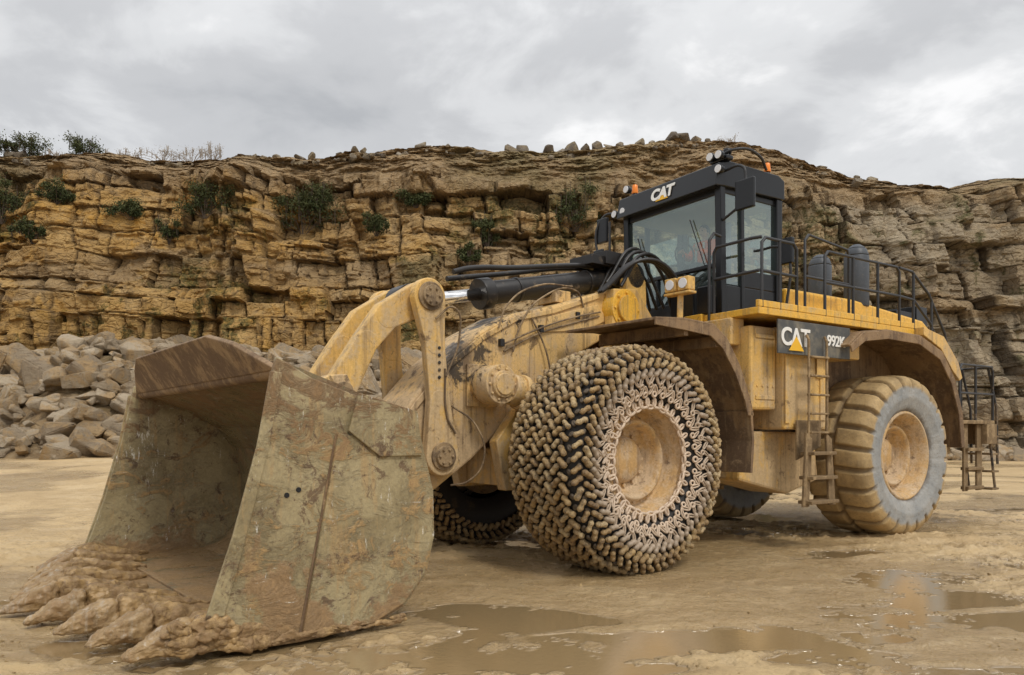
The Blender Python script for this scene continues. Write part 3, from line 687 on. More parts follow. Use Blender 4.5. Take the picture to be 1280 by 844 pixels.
g.box(-1.35,-.95,-.25,.25,4.28,4.42); g.box(-1.6,-1.2,-.2,.3,4.3,4.5)
for k in range(3): g.box(.9-.7*k,.97-.7*k,.40,.46,2.86+.25*k,2.96+.25*k)
fin(g,'manifold',M_hose,L,FM,.01)

# ---- wheels
def rimgeo(sgn,c):
    g=G(); g.lathe([(.74,.40),(.76,.46),(.73,.50),(.70,.50),(.68,.44),(.64,.40),(.62,.25),(.58,.20),(.54,.22),(.50,.30),(.47,.31),(.44,.26),(.40,.10),(.36,.06),(.30,.06),(.28,.12),(.24,.15),(.0,.16)],c,72,sgn)
    for k in range(24):
        t=k*2*math.pi/24; x=c[0]+.53*math.cos(t); z=c[2]+.53*math.sin(t); g.cyl((x,c[1]+sgn*.20,z),(x,c[1]+sgn*.26,z),.022,n=6)
    for k in range(12):
        t=k*2*math.pi/12; x=c[0]+.33*math.cos(t); z=c[2]+.33*math.sin(t); g.cyl((x,c[1]+sgn*.05,z),(x,c[1]+sgn*.10,z),.025,n=6)
    return g
M_rim=dirty('rim_dust',(.56,.36,.155),(.55,.41,.26),.5,2.5,.55,.8,0,.3,dark=(.2,.13,.08),darkth=.62)
TP=[(.70,-.44),(.80,-.53),(.95,-.575),(1.08,-.58),(1.20,-.565),(1.285,-.52),(1.325,-.44),(1.34,-.30),(1.345,-.15),(1.345,0),(1.345,.15),(1.34,.30),(1.325,.44),(1.285,.52),(1.20,.565),(1.08,.58),(.95,.575),(.80,.53),(.70,.44)]
prof=np.array(TP); seg=np.sqrt((np.diff(prof,axis=0)**2).sum(1)); sl=np.concatenate([[0],np.cumsum(seg)])
def pp(s): return np.array([np.interp(s,sl,prof[:,0]),np.interp(s,sl,prof[:,1])])
def link_tpl(a,b,tr,n=12,m_=6,flat=1.15):
    P=[]
    for i in range(n):
        th_=2*math.pi*i/n
        for j in range(m_):
            al=2*math.pi*j/m_
            P.append((a*math.cos(th_)+tr*math.cos(al)*math.cos(th_), b*math.sin(th_)+tr*math.cos(al)*math.sin(th_), tr*flat*math.sin(al)))
    F_=[[i*m_+j,((i+1)%n)*m_+j,((i+1)%n)*m_+(j+1)%m_,i*m_+(j+1)%m_] for i in range(n) for j in range(m_)]
    return np.array(P),F_
def knob(seed):
    rr_=np.random.default_rng(seed); n=11; m_=8; P=[]
    for i in range(n):
        t=i/(n-1)*2-1; w=(1-abs(t)**3.2)**.5 if abs(t)<1 else 0; w=max(w,.02)
        waist=1-.30*math.exp(-(t/.28)**2)
        for j in range(m_):
            al=2*math.pi*j/m_+t*.9; ca,sa=math.cos(al),math.sin(al)
            k=1/max(abs(ca),abs(sa))**.55
            r=.038*w*waist*(1+rr_.uniform(-.12,.12))
            P.append((t*.080,r*k*ca*.95,r*k*sa*1.15))
    F_=[[i*m_+j,(i+1)*m_+j,(i+1)*m_+(j+1)%m_,i*m_+(j+1)%m_] for i in range(n-1) for j in range(m_)]
    F_+=[[j for j in range(m_)],[(n-1)*m_+j for j in range(m_)][::-1]]
    return np.array(P),F_
def chain(rows,tpls,name,mat,jit=.1,smooth=True):
    V=[];F=[];tn=[];b=0
    for ri,(s,n,lift,phi,ti,ph0,alt) in enumerate(rows):
        p=pp(s); q=pp(s+.01); d=(q-p); d/=np.linalg.norm(d)
        for k in range(n):
            th_=2*math.pi*(k+ph0)/n+R.uniform(-.008,.008)
            er=np.array([math.cos(th_),0,math.sin(th_)]); ev=np.array([0,1,0]); T_=np.array([-math.sin(th_),0,math.cos(th_)])
            P_=er*d[0]+ev*d[1]; N_=er*d[1]-ev*d[0]
            if N_@er*1+N_@ev*p[1]<0: N_=-N_
            sg=(1 if k%2==0 else -1) if alt==1 else (1 if alt==0 else -1)
            ang=phi*sg+R.uniform(-jit,jit)
            ca,sa=math.cos(ang),math.sin(ang)
            A_=T_*ca+P_*sa; B_=-T_*sa+P_*ca
            tl=R.uniform(-.3,.3); ct,st=math.cos(tl),math.sin(tl); B2=B_*ct+N_*st; N2=-B_*st+N_*ct
            tp_,tf=tpls[ti if ti>=0 else R.randrange(4,9)]
            W=(tp_*R.uniform(.9,1.1))@np.stack([A_,B2,N2]); cpos=er*p[0]+ev*p[1]+N_*lift
            V.append(W+cpos); F+=[[i+b for i in f_] for f_ in tf]; tn+=[R.random()]*len(tp_); b+=len(tp_)
    V=np.vstack(V); me=bpy.data.meshes.new(name); me.from_pydata(V.tolist(),[],F); me.polygons.foreach_set('use_smooth',[smooth]*len(F))
    at=me.attributes.new('tone','FLOAT','POINT'); at.data.foreach_set('value',tn); me.materials.append(mat); return me
tpls=[link_tpl(.045,.008,.034,12,7,1.25),link_tpl(.028,.014,.018,8,5),link_tpl(.064,.016,.013,12,5),link_tpl(.030,.030,.015,12,5)]+[knob(i) for i in range(5)]
s_mid=sl[-1]/2
rows=[]; rs=np.arange(s_mid-.70,s_mid+.705,.112); NR_=60
for i,s in enumerate(rs): rows.append((s,NR_,.06,.80,-1,(i%2)*.5,0 if i%2 else 2))
tread=chain(rows,tpls,'tyre_chain_tread',M_chain,jit=.25)
rows=[]
for i,s in enumerate(rs[:-1]+.056): rows.append((s,NR_,.03,.5,1,.25+(i%2)*.5,1))
treadin=chain(rows,tpls,'tyre_chain_connectors',M_chain3)
rows=[]
for j,off_ in enumerate([.755]):
    rows.append((s_mid+off_,56,.045,.8,-1,(j%2)*.5,0 if j%2 else 2))
M_=32
for j,off_ in enumerate([.84,.955,1.07,1.18]):
    s=min(s_mid+off_,sl[-1]-.03)
    rows.append((s,M_*2,.035,1.0,2,.25,1))
    rows.append((min(s+.055,sl[-1]-.01),M_,.04,0,3,.5*((j+1)%2),0))
sidec=chain(rows,tpls,'tyre_chain_side',M_chain2,jit=.15)
for sgn,vc in((1,1.68),(-1,-1.68)):
    c=(0,vc,1.37); TM=FM@Matrix.Translation(c)@(Matrix() if sgn>0 else Matrix.Rotation(math.pi,4,'Z'))
    g=G(); g.lathe(TP,(0,0,0),96); o=mkobj('front_tyre',g.v,g.f,M_rubber,L,TM,True)
    for me in(tread,treadin,sidec):
        o=bpy.data.objects.new(me.name,me); COL.objects.link(o); o.parent=L; o.matrix_basis=TM
    g=rimgeo(1,(0,0,0)); g.lathe([(.62,-.5),(.55,-.3),(.3,-.2),(0,-.2)],(0,0,0),48,1); fin(g,'front_rim',M_rim,L,TM,0)
    V=[];F=[];b=0
    rt=link_tpl(.052,.022,.017,12,6)
    for k in range(36):
        t=2*math.pi*k/36; er=np.array([math.cos(t),0,math.sin(t)]);T_=np.array([-math.sin(t),0,math.cos(t)]);ev=np.array([0,1,0])
        w=rt[0]@(np.stack([T_,er,ev]) if k%2 else np.stack([T_,ev,er])); V+= (w+er*.655+ev*.515).tolist(); F+=[[i+b for i in f_] for f_ in rt[1]]; b+=len(rt[0])
    for k in range(36):
        t=2*math.pi*(k+.5)/36; er=np.array([math.cos(t),0,math.sin(t)]);T_=np.array([-math.sin(t),0,math.cos(t)]);ev=np.array([0,1,0])
        w=rt[0]@np.stack([er,T_,ev]); V+=(w+er*.715+ev*.525).tolist(); F+=[[i+b for i in f_] for f_ in rt[1]]; b+=len(rt[0])
    mkobj('chain_ring',V,F,M_chain2,L,TM,True)
nt=528; ps=np.linspace(0,sl[-1],60)
prr=np.array([pp(s) for s in ps])
rad=prr[:,0];vv=prr[:,1]
th_=np.linspace(0,2*math.pi,nt,endpoint=False)
THH,RAD=np.meshgrid(th_,rad,indexing='ij'); VV=np.meshgrid(th_,vv,indexing='ij')[1]
nl=24
def pulse(x,w,e): 
    x=np.abs((x+.5)%1-.5); return 1-sst(w-e,w+e,x)
phs=THH*nl/(2*math.pi)
lp=pulse(phs+.35*np.abs(VV),.385,.035)*sst(.02,.06,VV); lm=pulse(phs+.5+.35*np.abs(VV),.385,.035)*sst(.02,.06,-VV)
lug=np.clip(lp+lm,0,1); edge=sst(1.10,1.16,RAD); lug=lug*edge
nx_=np.gradient(rad); nv_=np.gradient(vv); ln=np.sqrt(nx_**2+nv_**2); NR=nv_/ln; NV=-nx_/ln
gh=-.055*edge+.065*lug + .012*(fbm(THH*14,VV*9+3,3,5)-.5)
RR=RAD+gh*NR[None,:]; VV2=VV+gh*NV[None,:]
VV2=VV2+np.sign(VV2)*.012*np.exp(-((RAD-.98)/.02)**2)
XX=RR*np.cos(THH);ZZ=RR*np.sin(THH)
V=np.stack([XX.ravel(),VV2.ravel(),ZZ.ravel()],1); K=len(ps)
F=[[i*K+j,((i+1)%nt)*K+j,((i+1)%nt)*K+j+1,i*K+j+1] for i in range(nt) for j in range(K-1)]
groove=(edge*(1-lug/np.maximum(edge,1e-3))).ravel()
for sgn,vc in((1,1.68),(-1,-1.68)):
    TM=RM@Matrix.Translation((-5.89,vc,1.33))@(Matrix() if sgn>0 else Matrix.Rotation(math.pi,4,'Z'))
    o=mkobj('rear_tyre',V.tolist(),F,M_rtyre,L,TM,True); at=o.data.attributes.new('groove','FLOAT','POINT'); at.data.foreach_set('value',groove.astype(np.float32))
    g=rimgeo(1,(0,0,0)); fin(g,'rear_rim',M_rim,L,TM,0)

# ---- rear frame
g=G()
g.prism([(-8.6,.95),(-2.6,.85),(-2.3,1.2),(-2.3,2.0),(-3.2,2.3),(-8.6,2.2)],-.75,.75)
g.box(-3.6,-2.2,-.3,.3,.75,1.1)
fin(g,'rear_chassis',M_under,L,RM,.02)
g=G(); g.cyl((-5.89,-1.5,1.34),(-5.89,1.5,1.34),.33); g.cyl((-5.89,-.5,1.34),(-5.89,.5,1.34),.5); fin(g,'rear_axle',M_under,L,RM,.02)
g=G(); bt_=[(-2.45,1.0),(-3.6,.75),(-4.4,.95),(-4.3,1.72),(-2.5,1.74)]; g.prism(bt_,.8,1.55); g.prism(bt_,-1.55,-.8)
fin(g,'belly_tanks',M_tan,L,RM,.04)
g=G(); g.prism([(-7.9,1.0),(-9.2,1.3),(-9.3,2.3),(-9.0,3.2),(-7.9,3.1)],-1.3,1.3); fin(g,'counterweight',M_tan,L,RM,.05)
g=G()
g.box(-4.12,-3.0,1.2,1.93,1.76,3.30); g.box(-2.98,-2.4,1.15,1.80,2.05,3.28); g.box(-4.12,-2.4,-1.93,-1.2,1.76,3.3)
fin(g,'side_tanks',M_tan,L,RM,.04)
g=G()
g.box(-4.0,-3.86,1.93,1.95,1.9,2.7)
g.box(-3.92,-3.75,1.951,1.965,2.55,2.95); g.box(-3.1,-3.0,1.932,1.955,1.85,3.2); g.box(-2.93,-2.5,1.80,1.815,2.2,2.26); g.box(-2.93,-2.5,1.80,1.815,3.1,3.16)
for k in range(4): g.cyl((-2.9+.12*k,1.80,2.4),(-2.9+.12*k,1.815,2.4),.02,n=8)
fin(g,'tank_trim',M_tan,L,RM,.006)
g=G()
g.box(-6.4,-2.25,1.05,2.05,3.40,3.50); g.box(-6.4,-2.25,-2.05,-1.05,3.40,3.50); g.box(-4.3,-2.2,-1.04,1.04,3.36,3.52)
g.box(-6.4,-2.25,2.0,2.052,3.502,3.60)
fin(g,'deck',M_yel,L,RM,.01)
g=G(); g.box(-4.2,-2.55,-1.0,1.0,2.2,3.36); fin(g,'cab_riser',M_under,L,RM,.02)
g=G()
hood=[(-4.25,2.2),(-9.05,2.2),(-9.15,3.2),(-9.0,3.72),(-8.6,3.95),(-6.2,4.14),(-4.25,4.14)]
g.prism(hood,-1.05,1.05); fin(g,'engine_hood',M_yel,L,RM,.05)
g=G()
for k in range(9): g.box(-7.75,-7.0,1.05,1.075,3.35+.06*k,3.38+.06*k)
g.box(-9.2,-9.16,-.85,.85,2.3,3.5); 
for k in range(3): g.box(-6.6+k*.02,-5.6,1.05,1.07,3.6+.12*k,3.63+.12*k)
g.box(-8.95,-8.55,-.95,.95,3.72,4.25)
g.box(-8.5,-7.9,-.9,.9,4.0,4.12)
fin(g,'hood_grilles',M_black,L,RM,.008)
g=G(); 
for s_ in(1,-1):
    a,b=(1.2,2.24) if s_>0 else(-2.24,-1.2)
    pth=[(-4.15,3.05),(-4.5,3.28),(-5.2,3.36),(-6.2,3.34),(-6.9,3.12),(-7.35,2.65),(-7.62,2.05),(-7.70,1.45)]
    g.prism(*shell(pth,a,b,.04))
    e0,e1=(b,b+.03) if s_>0 else(a-.03,a)
    outl=pth+[(-7.58,1.45),(-7.48,2.05),(-7.22,2.58),(-6.82,2.98),(-6.15,3.20),(-5.2,3.22),(-4.55,3.14),(-4.2,2.95)]
    g.prism(outl,e0,e1)
    g.prism([(-4.15,3.05),(-4.5,3.28),(-5.2,3.36),(-6.2,3.34),(-6.9,3.12),(-7.35,2.65),(-7.62,2.05),(-7.0,1.9),(-4.6,1.9)],a-.02 if s_>0 else b-.03,a+.01 if s_>0 else b+.02)
fin(g,'rear_fenders',M_fend,L,RM,.008)
g=G(); g.prism([(-6.42,3.38),(-6.42,3.52),(-7.1,3.40),(-7.6,2.98),(-7.75,2.7),(-7.65,2.65),(-7.4,2.82),(-7.0,3.18)],1.35,2.2); fin(g,'fender_steps',M_tan,L,RM,.01)
g=G(); g.box(-4.42,-2.64,2.06,2.09,2.86,3.35); fin(g,'side_sign',M_sign,L,RM,.006)
def text(s,size,mat,mw,name,ext=.006,bold=.012):
    cu=bpy.data.curves.new(name,'FONT'); cu.body=s; cu.size=size; cu.extrude=ext; cu.offset=bold; cu.align_x='LEFT'; cu.space_character=.92; cu.materials.append(mat)
    o=bpy.data.objects.new(name,cu); COL.objects.link(o); o.parent=L; o.matrix_basis=mw; return o
def fr_(x,y,z,p): m4=Matrix((( x[0],y[0],z[0],p[0]),(x[1],y[1],z[1],p[1]),(x[2],y[2],z[2],p[2]),(0,0,0,1))); return RM@m4
SX,SY,SZ=(-1,0,0),(0,0,1),(0,1,0)
text('CAT',.36,M_white,fr_(SX,SY,SZ,(-2.69,2.098,2.99)),'side_lettering',bold=.008)
text('992K',.23,M_white,fr_(SX,SY,SZ,(-3.80,2.098,3.04)),'side_number',bold=.004)
g=G(); g.prism([(-2.86,2.91),(-3.21,2.91),(-3.035,3.12)],2.108,2.113); fin(g,'side_triangle',M_tri,L,RM,0)
# cab
g=G()
g.prism([(-2.42,5.50),(-2.50,5.86),(-2.75,5.93),(-3.95,5.93),(-4.1,5.86),(-4.1,5.55),(-2.62,5.52)],-1.13,1.13)
def post(u0,z0,u1,z1,v,w=.06): g.prism([(u0-w,z0),(u0+w,z0),(u1+w,z1),(u1-w,z1)],v-w,v+w)
for s_ in(1,-1):
    post(-2.66,3.52,-2.62,5.55,1.04*s_); post(-3.12,3.52,-3.10,5.55,1.05*s_,.04); post(-4.0,3.52,-4.0,5.55,1.04*s_,.07)
    g.box(-4.02,-2.64,1.02*s_-.03,1.02*s_+.05,3.52,4.05 if s_<0 else 4.02); g.box(-4.0,-3.1,1.03*s_-.03,1.03*s_+.035,4.02,4.30); g.box(-4.0,-2.64,1.02*s_-.03,1.02*s_+.04,5.44,5.54)
g.box(-2.72,-2.60,-1.04,1.04,3.52,3.85); g.box(-2.70,-2.61,-1.04,1.04,4.30,4.37); g.box(-2.68,-2.60,-1.04,1.04,5.42,5.54)
g.box(-2.69,-2.61,-.35,-.29,3.85,4.3); g.box(-2.69,-2.61,.29,.35,3.85,4.3)
g.box(-4.06,-3.98,-1.04,1.04,3.52,4.35); g.box(-4.06,-3.98,-.06,.06,4.3,5.5); g.box(-4.0,-2.75,-.98,.98,3.52,3.92)
g.box(-2.95,-2.75,-.45,.25,3.92,4.40)
fin(g,'cab_frame',M_black,L,RM,.015)
g=G(); g.box(-3.97,-2.72,-.98,.98,5.40,5.49); g.box(-3.95,-3.3,-.97,-.7,3.95,4.55); g.box(-3.97,-3.90,-.95,-.45,3.95,4.9); fin(g,'cab_interior_trim',M_trim,L,RM,.02)
g=G()
g.face([(-2.645,-1.0,4.36),(-2.645,1.0,4.36),(-2.625,1.0,5.43),(-2.625,-1.0,5.43)])
g.face([(-2.65,-1.0,3.85),(-2.65,1.0,3.85),(-2.65,1.0,4.30),(-2.65,-1.0,4.30)])
for s_ in(1,-1):
    v=1.045*s_
    g.face([(-3.94,v,4.30),(-3.14,v,4.30),(-3.14,v,5.45),(-3.94,v,5.45)])
    g.face([(-3.07,v,4.04),(-2.71,v,4.04),(-2.68,v,5.45),(-3.07,v,5.45)])
g.face([(-4.02,-.98,4.35),(-4.02,.98,4.35),(-4.02,.98,5.5),(-4.02,-.98,5.5)])
fin(g,'cab_glazing',M_glass,L,RM,0)
DV=-.08; DZ=.32
g=G(); 
g.box(-3.72,-3.22,-.22+DV,.32+DV,4.02+DZ,4.18+DZ); g.prism([(-3.72,4.15+DZ),(-3.60,4.15+DZ),(-3.72,4.85+DZ),(-3.84,4.85+DZ)],-.20+DV,.30+DV)
g.box(-3.6,-3.2,-.38+DV,-.24+DV,4.3+DZ,4.36+DZ); g.box(-3.6,-3.2,.34+DV,.46+DV,4.3+DZ,4.36+DZ); g.cyl((-3.45,.05+DV,3.9),(-3.45,.05+DV,4.02+DZ),.14)
fin(g,'driver_seat',M_seat,L,RM,.03)
tubes('steering_wheel',[[(-2.98+.19*math.sin(t)*.35,.05+DV+.2*math.cos(t),4.5+DZ*.7+.19*math.sin(t)) for t in np.linspace(0,2*math.pi,20)],[(-2.85,.05+DV,4.1),(-2.98,.05+DV,4.5+DZ*.7)]],.016,M_seat,L,RM)
SXf=(0,1,0)
text('CAT',.27,M_white,fr_(SXf,(-.217,0,.976),(.976,0,.217),(-2.428,-.28,5.60)),'visor_lettering')
g=G(); g.quadplate([(-2.425,-.16,5.565),(-2.425,.13,5.565),(-2.455,-.015,5.70)],.006)
fin(g,'visor_triangle',M_tri,L,RM,0)
g=G()
def lamp(u,v,z,du=1,r=.075):
    g.cyl((u,v,z),(u+.10*du,v,z),r*.7,r,n=16)
g.box(-2.62,-2.5,-1.25,-1.0,5.55,5.62)
for v in(-1.22,-1.0,1.16): lamp(-2.55,v,5.62 if v<1.1 else 5.74)
lamp(-2.6,.95,5.99); lamp(-2.6,1.12,5.98); g.box(-2.75,-2.6,.85,1.2,5.92,5.99)
lamp(-2.6,-.95,6.0); g.cyl((-2.9,.95,5.93),(-2.9,.95,6.12),.05,n=12); g.cyl((-2.9,.95,6.12),(-2.9,.95,6.2),.07,n=12)
g.box(-3.9,-3.5,-.4,.4,5.93,6.0); g.box(-3.95,-3.75,.7,.95,5.93,6.02)
g.cyl((-2.8,-1.05,5.93),(-2.8,-1.05,6.0),.06,n=12); g.cyl((-3.95,.9,5.93),(-3.95,.9,6.05),.05,n=12)
g.box(-2.62,-2.55,1.38,1.72,5.05,5.50); g.box(-3.35,-3.27,1.62,1.86,4.28,4.68); g.box(-2.45,-2.38,-1.62,-1.36,5.15,5.6); g.box(-2.3,-2.24,-1.55,-1.3,4.75,5.0)
g.box(-2.35,-2.25,.9,1.15,3.52,3.95); g.box(-2.55,-2.3,.3,.8,3.52,3.9)
fin(g,'roof_lamps_and_mirrors',M_black,L,RM,.02)
g=G()
for v in(-1.22,-1.0): g.cyl((-2.448,v,5.62),(-2.44,v,5.62),.06,n=16)
for (u,v,z) in((-2.49,.95,5.99),(-2.49,1.12,5.98),(-2.49,-.95,6.0),(-2.44,1.16,5.74)): g.cyl((u,v,z),(u+.012,v,z),.06,n=16)
fin(g,'roof_lamp_lenses',M_lens,L,RM,0)
g=G(); g.cyl((-2.8,-1.05,6.0),(-2.8,-1.05,6.16),.06,.045,n=16); g.cyl((-3.95,.9,6.05),(-3.95,.9,6.2),.06,.045,n=16); fin(g,'beacons',M_beacon,L,RM,.01)
tubes('cab_bars',[[(-2.7,.9,6.02),(-2.75,1.22,6.08),(-3.3,1.25,6.08),(-3.6,1.15,5.95)],[(-2.62,1.1,5.75),(-2.6,1.5,5.7),(-2.6,1.55,5.5)],[(-2.62,1.1,5.0),(-2.6,1.5,5.15)],
 [(-2.6,-1.1,5.6),(-2.42,-1.48,5.62),(-2.42,-1.48,4.6),(-2.45,-1.3,4.3)],[(-2.42,-1.3,4.3),(-2.42,-1.3,5.5)],
 [(-3.3,1.15,4.6),(-3.3,1.7,4.5),(-3.3,1.74,3.5)]],.022,M_rail,L,RM,True)
tubes('wipers',[[(-2.6,.75,4.36),(-2.59,.45,5.15)],[(-2.6,-.5,4.36),(-2.59,-.75,5.1)]],.009,M_seat,L,RM)
r_=[]
zt,zm,zd_=4.5,4.02,3.5
def run(us,v,top=zt):
    r_.append([(us[0],v,zd_),(us[0],v,top-.08),(us[0]-.08,v,top),(us[-1]+.08,v,top),(us[-1],v,top-.08),(us[-1],v,zd_)])
    r_.append([(us[0],v,zm),(us[-1],v,zm)])
    for u in us[1:-1]: r_.append([(u,v,zd_),(u,v,top)])
for s_ in(1,-1):
    v=2.03*s_
    run([-2.35,-2.75,-3.15],v); run([-3.85,-4.6,-5.3,-5.95],v)
    r_.append([(-5.95,v,zt),(-6.35,v,zt-.02),(-6.9,v,4.15),(-7.45,v,3.5),(-7.65,v,2.95),(-7.68,v,2.45)]); r_.append([(-5.95,v,zm),(-6.4,v,4.0),(-6.95,v,3.65),(-7.3,v,3.2)]); r_.append([(-6.4,v,3.5),(-6.4,v,4.47)]); r_.append([(-7.0,v,3.3),(-7.0,v,4.05)])
r_.append([(-2.35,2.03,zt),(-2.3,1.9,zt),(-2.3,1.25,zt),(-2.3,1.2,4.42),(-2.3,1.2,3.5)]); r_.append([(-2.3,2.03,zm),(-2.3,1.2,zm)])
r_.append([(-4.4,1.3,3.5),(-4.4,1.3,4.9),(-4.5,1.3,5.0),(-5.6,1.3,4.9),(-5.65,1.3,4.8),(-5.65,1.3,3.5)]); r_.append([(-4.4,1.3,4.3),(-5.65,1.3,4.3)])
r_.append([(-2.25,1.15,3.4),(-2.2,1.2,4.6),(-2.3,1.2,4.72),(-2.5,1.15,4.72)])
tubes('railings',r_,.024,M_rail,L,RM)
r_=[]
for v in(1.45,2.03):
    r_.append([(-8.0,v,1.95),(-8.0,v,2.9),(-8.08,v,2.98),(-9.2,v,2.98),(-9.28,v,2.9),(-9.28,v,1.95)]); r_.append([(-8.0,v,2.45),(-9.28,v,2.45)]); r_.append([(-8.6,v,1.95),(-8.6,v,2.98)])
for u in(-8.0,-9.28): r_.append([(u,1.45,2.98),(u,2.03,2.98)])
for v in(1.5,1.98): r_.append([(-9.2,v,1.95),(-9.5,v,.6)]); r_.append([(-9.2,v,2.98),(-9.55,v,2.2),(-9.6,v,1.1)])
tubes('rear_railings',r_,.024,M_rail,L,RM)
g=G(); g.box(-9.3,-7.9,1.35,2.06,1.88,1.95); g.box(-9.3,-8.9,1.3,2.1,1.5,1.878)
for k in range(4): g.box(-9.62,-9.35,1.48,2.0,.6+.34*k,.64+.34*k)
g.prism([(-8.75,.62),(-8.95,.62),(-8.95,1.88),(-8.75,1.88)],1.95,1.99); g.prism([(-8.25,.62),(-8.40,.62),(-8.40,1.88),(-8.25,1.88)],1.95,1.99)
for k in range(3): g.box(-8.9,-8.3,1.90,2.05,.65+.36*k,.71+.36*k)
fin(g,'rear_steps',M_ladder,L,RM,.008)
lad=[];u0,u1=-3.26,-3.70
for u in(u0,u1): lad.append([(u,2.12,3.16),(u,2.16,3.08),(u,2.16,1.9),(u,2.15,1.6)])
tubes('ladder_rails',lad,.02,M_ladder,L,RM)
g=G()
for k in range(5): g.box(u1,u0,2.12,2.21,1.70+.28*k,1.73+.28*k)
g.prism([(-3.10,.62),(-3.24,.62),(-3.32,1.62),(-3.18,1.72)],2.14,2.18); g.prism([(-3.74,.62),(-3.90,.62),(-3.80,1.62),(-3.66,1.72)],2.14,2.18)
for k in range(3): g.box(-3.84+.03*k,-3.16-.03*k,2.04,2.28,.66+.36*k,.71+.36*k)
g.prism([(-3.2,1.3),(-3.2,1.9),(-3.8,1.9),(-3.8,1.5)],1.97,2.0)
fin(g,'ladder_steps',M_ladder,L,RM,.008)
g=G()
for (u,v) in((-6.6,.86),(-6.75,.0)):
    g.cyl((u,v,4.05),(u,v,5.0),.22,n=28); g.cyl((u,v,5.0),(u,v,5.14),.22,.17,n=28); g.cyl((u,v,5.14),(u,v,5.22),.17,.07,n=28)
fin(g,'exhaust_stacks',M_steelgrey,L,RM,.02)
g=G(); g.box(-2.5,-2.2,1.0,1.6,3.0,3.398); g.box(-3.0,-2.3,.6,1.14,1.6,3.3); g.box(-5.0,-4.15,1.05,1.9,2.9,3.38)
fin(g,'deck_supports',M_tan,L,RM,.02)

# ---- driver (seated, hi-vis jacket)
Dp=bpy.data.objects.new('driver',None); COL.objects.link(Dp); Dp.matrix_world=RM@Matrix.Translation((-3.45,.05+DV,4.18+DZ))
def skin(name,verts,edges,radii,mat,sub=2):
    me=bpy.data.meshes.new(name); me.from_pydata(verts,edges,[]); o=bpy.data.objects.new(name,me); COL.objects.link(o); o.parent=Dp
    me.materials.append(mat); mo=o.modifiers.new('skin','SKIN')
    for i,r in enumerate(radii): me.skin_vertices[0].data[i].radius=(r if isinstance(r,tuple) else (r,r))
    me.skin_vertices[0].data[0].use_root=True
    s=o.modifiers.new('sub','SUBSURF'); s.levels=sub; s.render_levels=sub; mo.use_smooth_shade=True; return o
skin('jacket',[(0,0,.05),(-.03,0,.25),(-.05,0,.45),(-.04,0,.54),(-.04,.20,.47),(.08,.27,.24),(.30,.17,.30),(-.04,-.20,.47),(.08,-.27,.24),(.30,-.17,.30)],
 [(0,1),(1,2),(2,3),(2,4),(4,5),(5,6),(2,7),(7,8),(8,9)],[(.15,.12),(.15,.12),(.17,.11),.07,.075,.058,.045,.075,.058,.045],M_orange)
skin('legs',[(0,0,.02),(.02,.10,.02),(.42,.13,.04),(.45,.13,-.42),(.57,.13,-.5),(.02,-.10,.02),(.42,-.13,.04),(.45,-.13,-.42),(.57,-.13,-.5)],
 [(0,1),(1,2),(2,3),(3,4),(0,5),(5,6),(6,7),(7,8)],[.11,.095,.07,.05,.04,.095,.07,.05,.04],M_trous)
for s_ in(1,-1):
    hv=[(.30,.17*s_,.30),(.36,.155*s_,.32),(.40,.15*s_,.33)]
    skin('hand',hv+[(.44,.17*s_,.31),(.45,.155*s_,.28),(.445,.145*s_,.315),(.455,.14*s_,.28),(.44,.125*s_,.32),(.45,.12*s_,.285),(.43,.11*s_,.325),(.44,.105*s_,.295),(.38,.115*s_,.34),(.41,.10*s_,.35)],
     [(0,1),(1,2),(2,3),(3,4),(2,5),(5,6),(2,7),(7,8),(2,9),(9,10),(1,11),(11,12)],[.028,.035,.03]+[.010]*8+[.012,.010],M_skin,1)
bm=bmesh.new(); bmesh.ops.create_uvsphere(bm,u_segments=28,v_segments=20,radius=1)
for v in bm.verts:
    x,y,z=v.co; X=x*.098;Y_=y*.075;Z_=z*.118
    if z<0: X*=1-.18*abs(z); Y_*=1-.28*abs(z)
    if x>.3:
        X+=.022*math.exp(-((y/.14)**2+((z+.15)/.16)**2)); X-=.012*(math.exp(-(((y-.42)/.16)**2+((z-.08)/.12)**2))+math.exp(-(((y+.42)/.16)**2+((z-.08)/.12)**2)))
        X+=.006*math.exp(-((y/.3)**2+((z+.5)/.07)**2))
    v.co=(X-.02,Y_,Z_+.69)
bm.verts.index_update(); V=[v.co[:] for v in bm.verts]; F=[[v.index for v in f_.verts] for f_ in bm.faces]; bm.free()
mkobj('head',V,F,M_skin,Dp,Matrix(),True)
skin('neck',[(-.04,0,.5),(-.035,0,.62)],[(0,1)],[.055,.05],M_skin,1)
g=G()
for s_ in(1,-1):
    g.cyl((.066,.032*s_,.700),(.070,.032*s_,.700),.011,n=10); g.cyl((-.02,.072*s_,.69),(-.022,.084*s_,.69),.026,.022,n=10)
g.cyl((.078,-.02,.628),(.078,.02,.628),.004,n=6)
fin(g,'eyes_ears_mouth',M_trous,Dp,Matrix(),0)
bm=bmesh.new(); bmesh.ops.create_uvsphere(bm,u_segments=24,v_segments=16,radius=1)
bmesh.ops.delete(bm,geom=[v for v in bm.verts if v.co.z<-.25+ .75*max(0,v.co.x)],context='VERTS'); bm.verts.index_update()
V=[(v.co.x*.108-.026,v.co.y*.084,v.co.z*.128+.695) for v in bm.verts]; F=[[v.index for v in f_.verts] for f_ in bm.faces]; bm.free()
mkobj('hair',V,F,M_trous,Dp,Matrix(),True)
g=G(); 
for s_ in(1,-1): g.box(.085,.10,.085*s_-.02,.085*s_+.02,.12,.48)
fin(g,'reflective_strips',M_tape,Dp,Matrix(),.004)

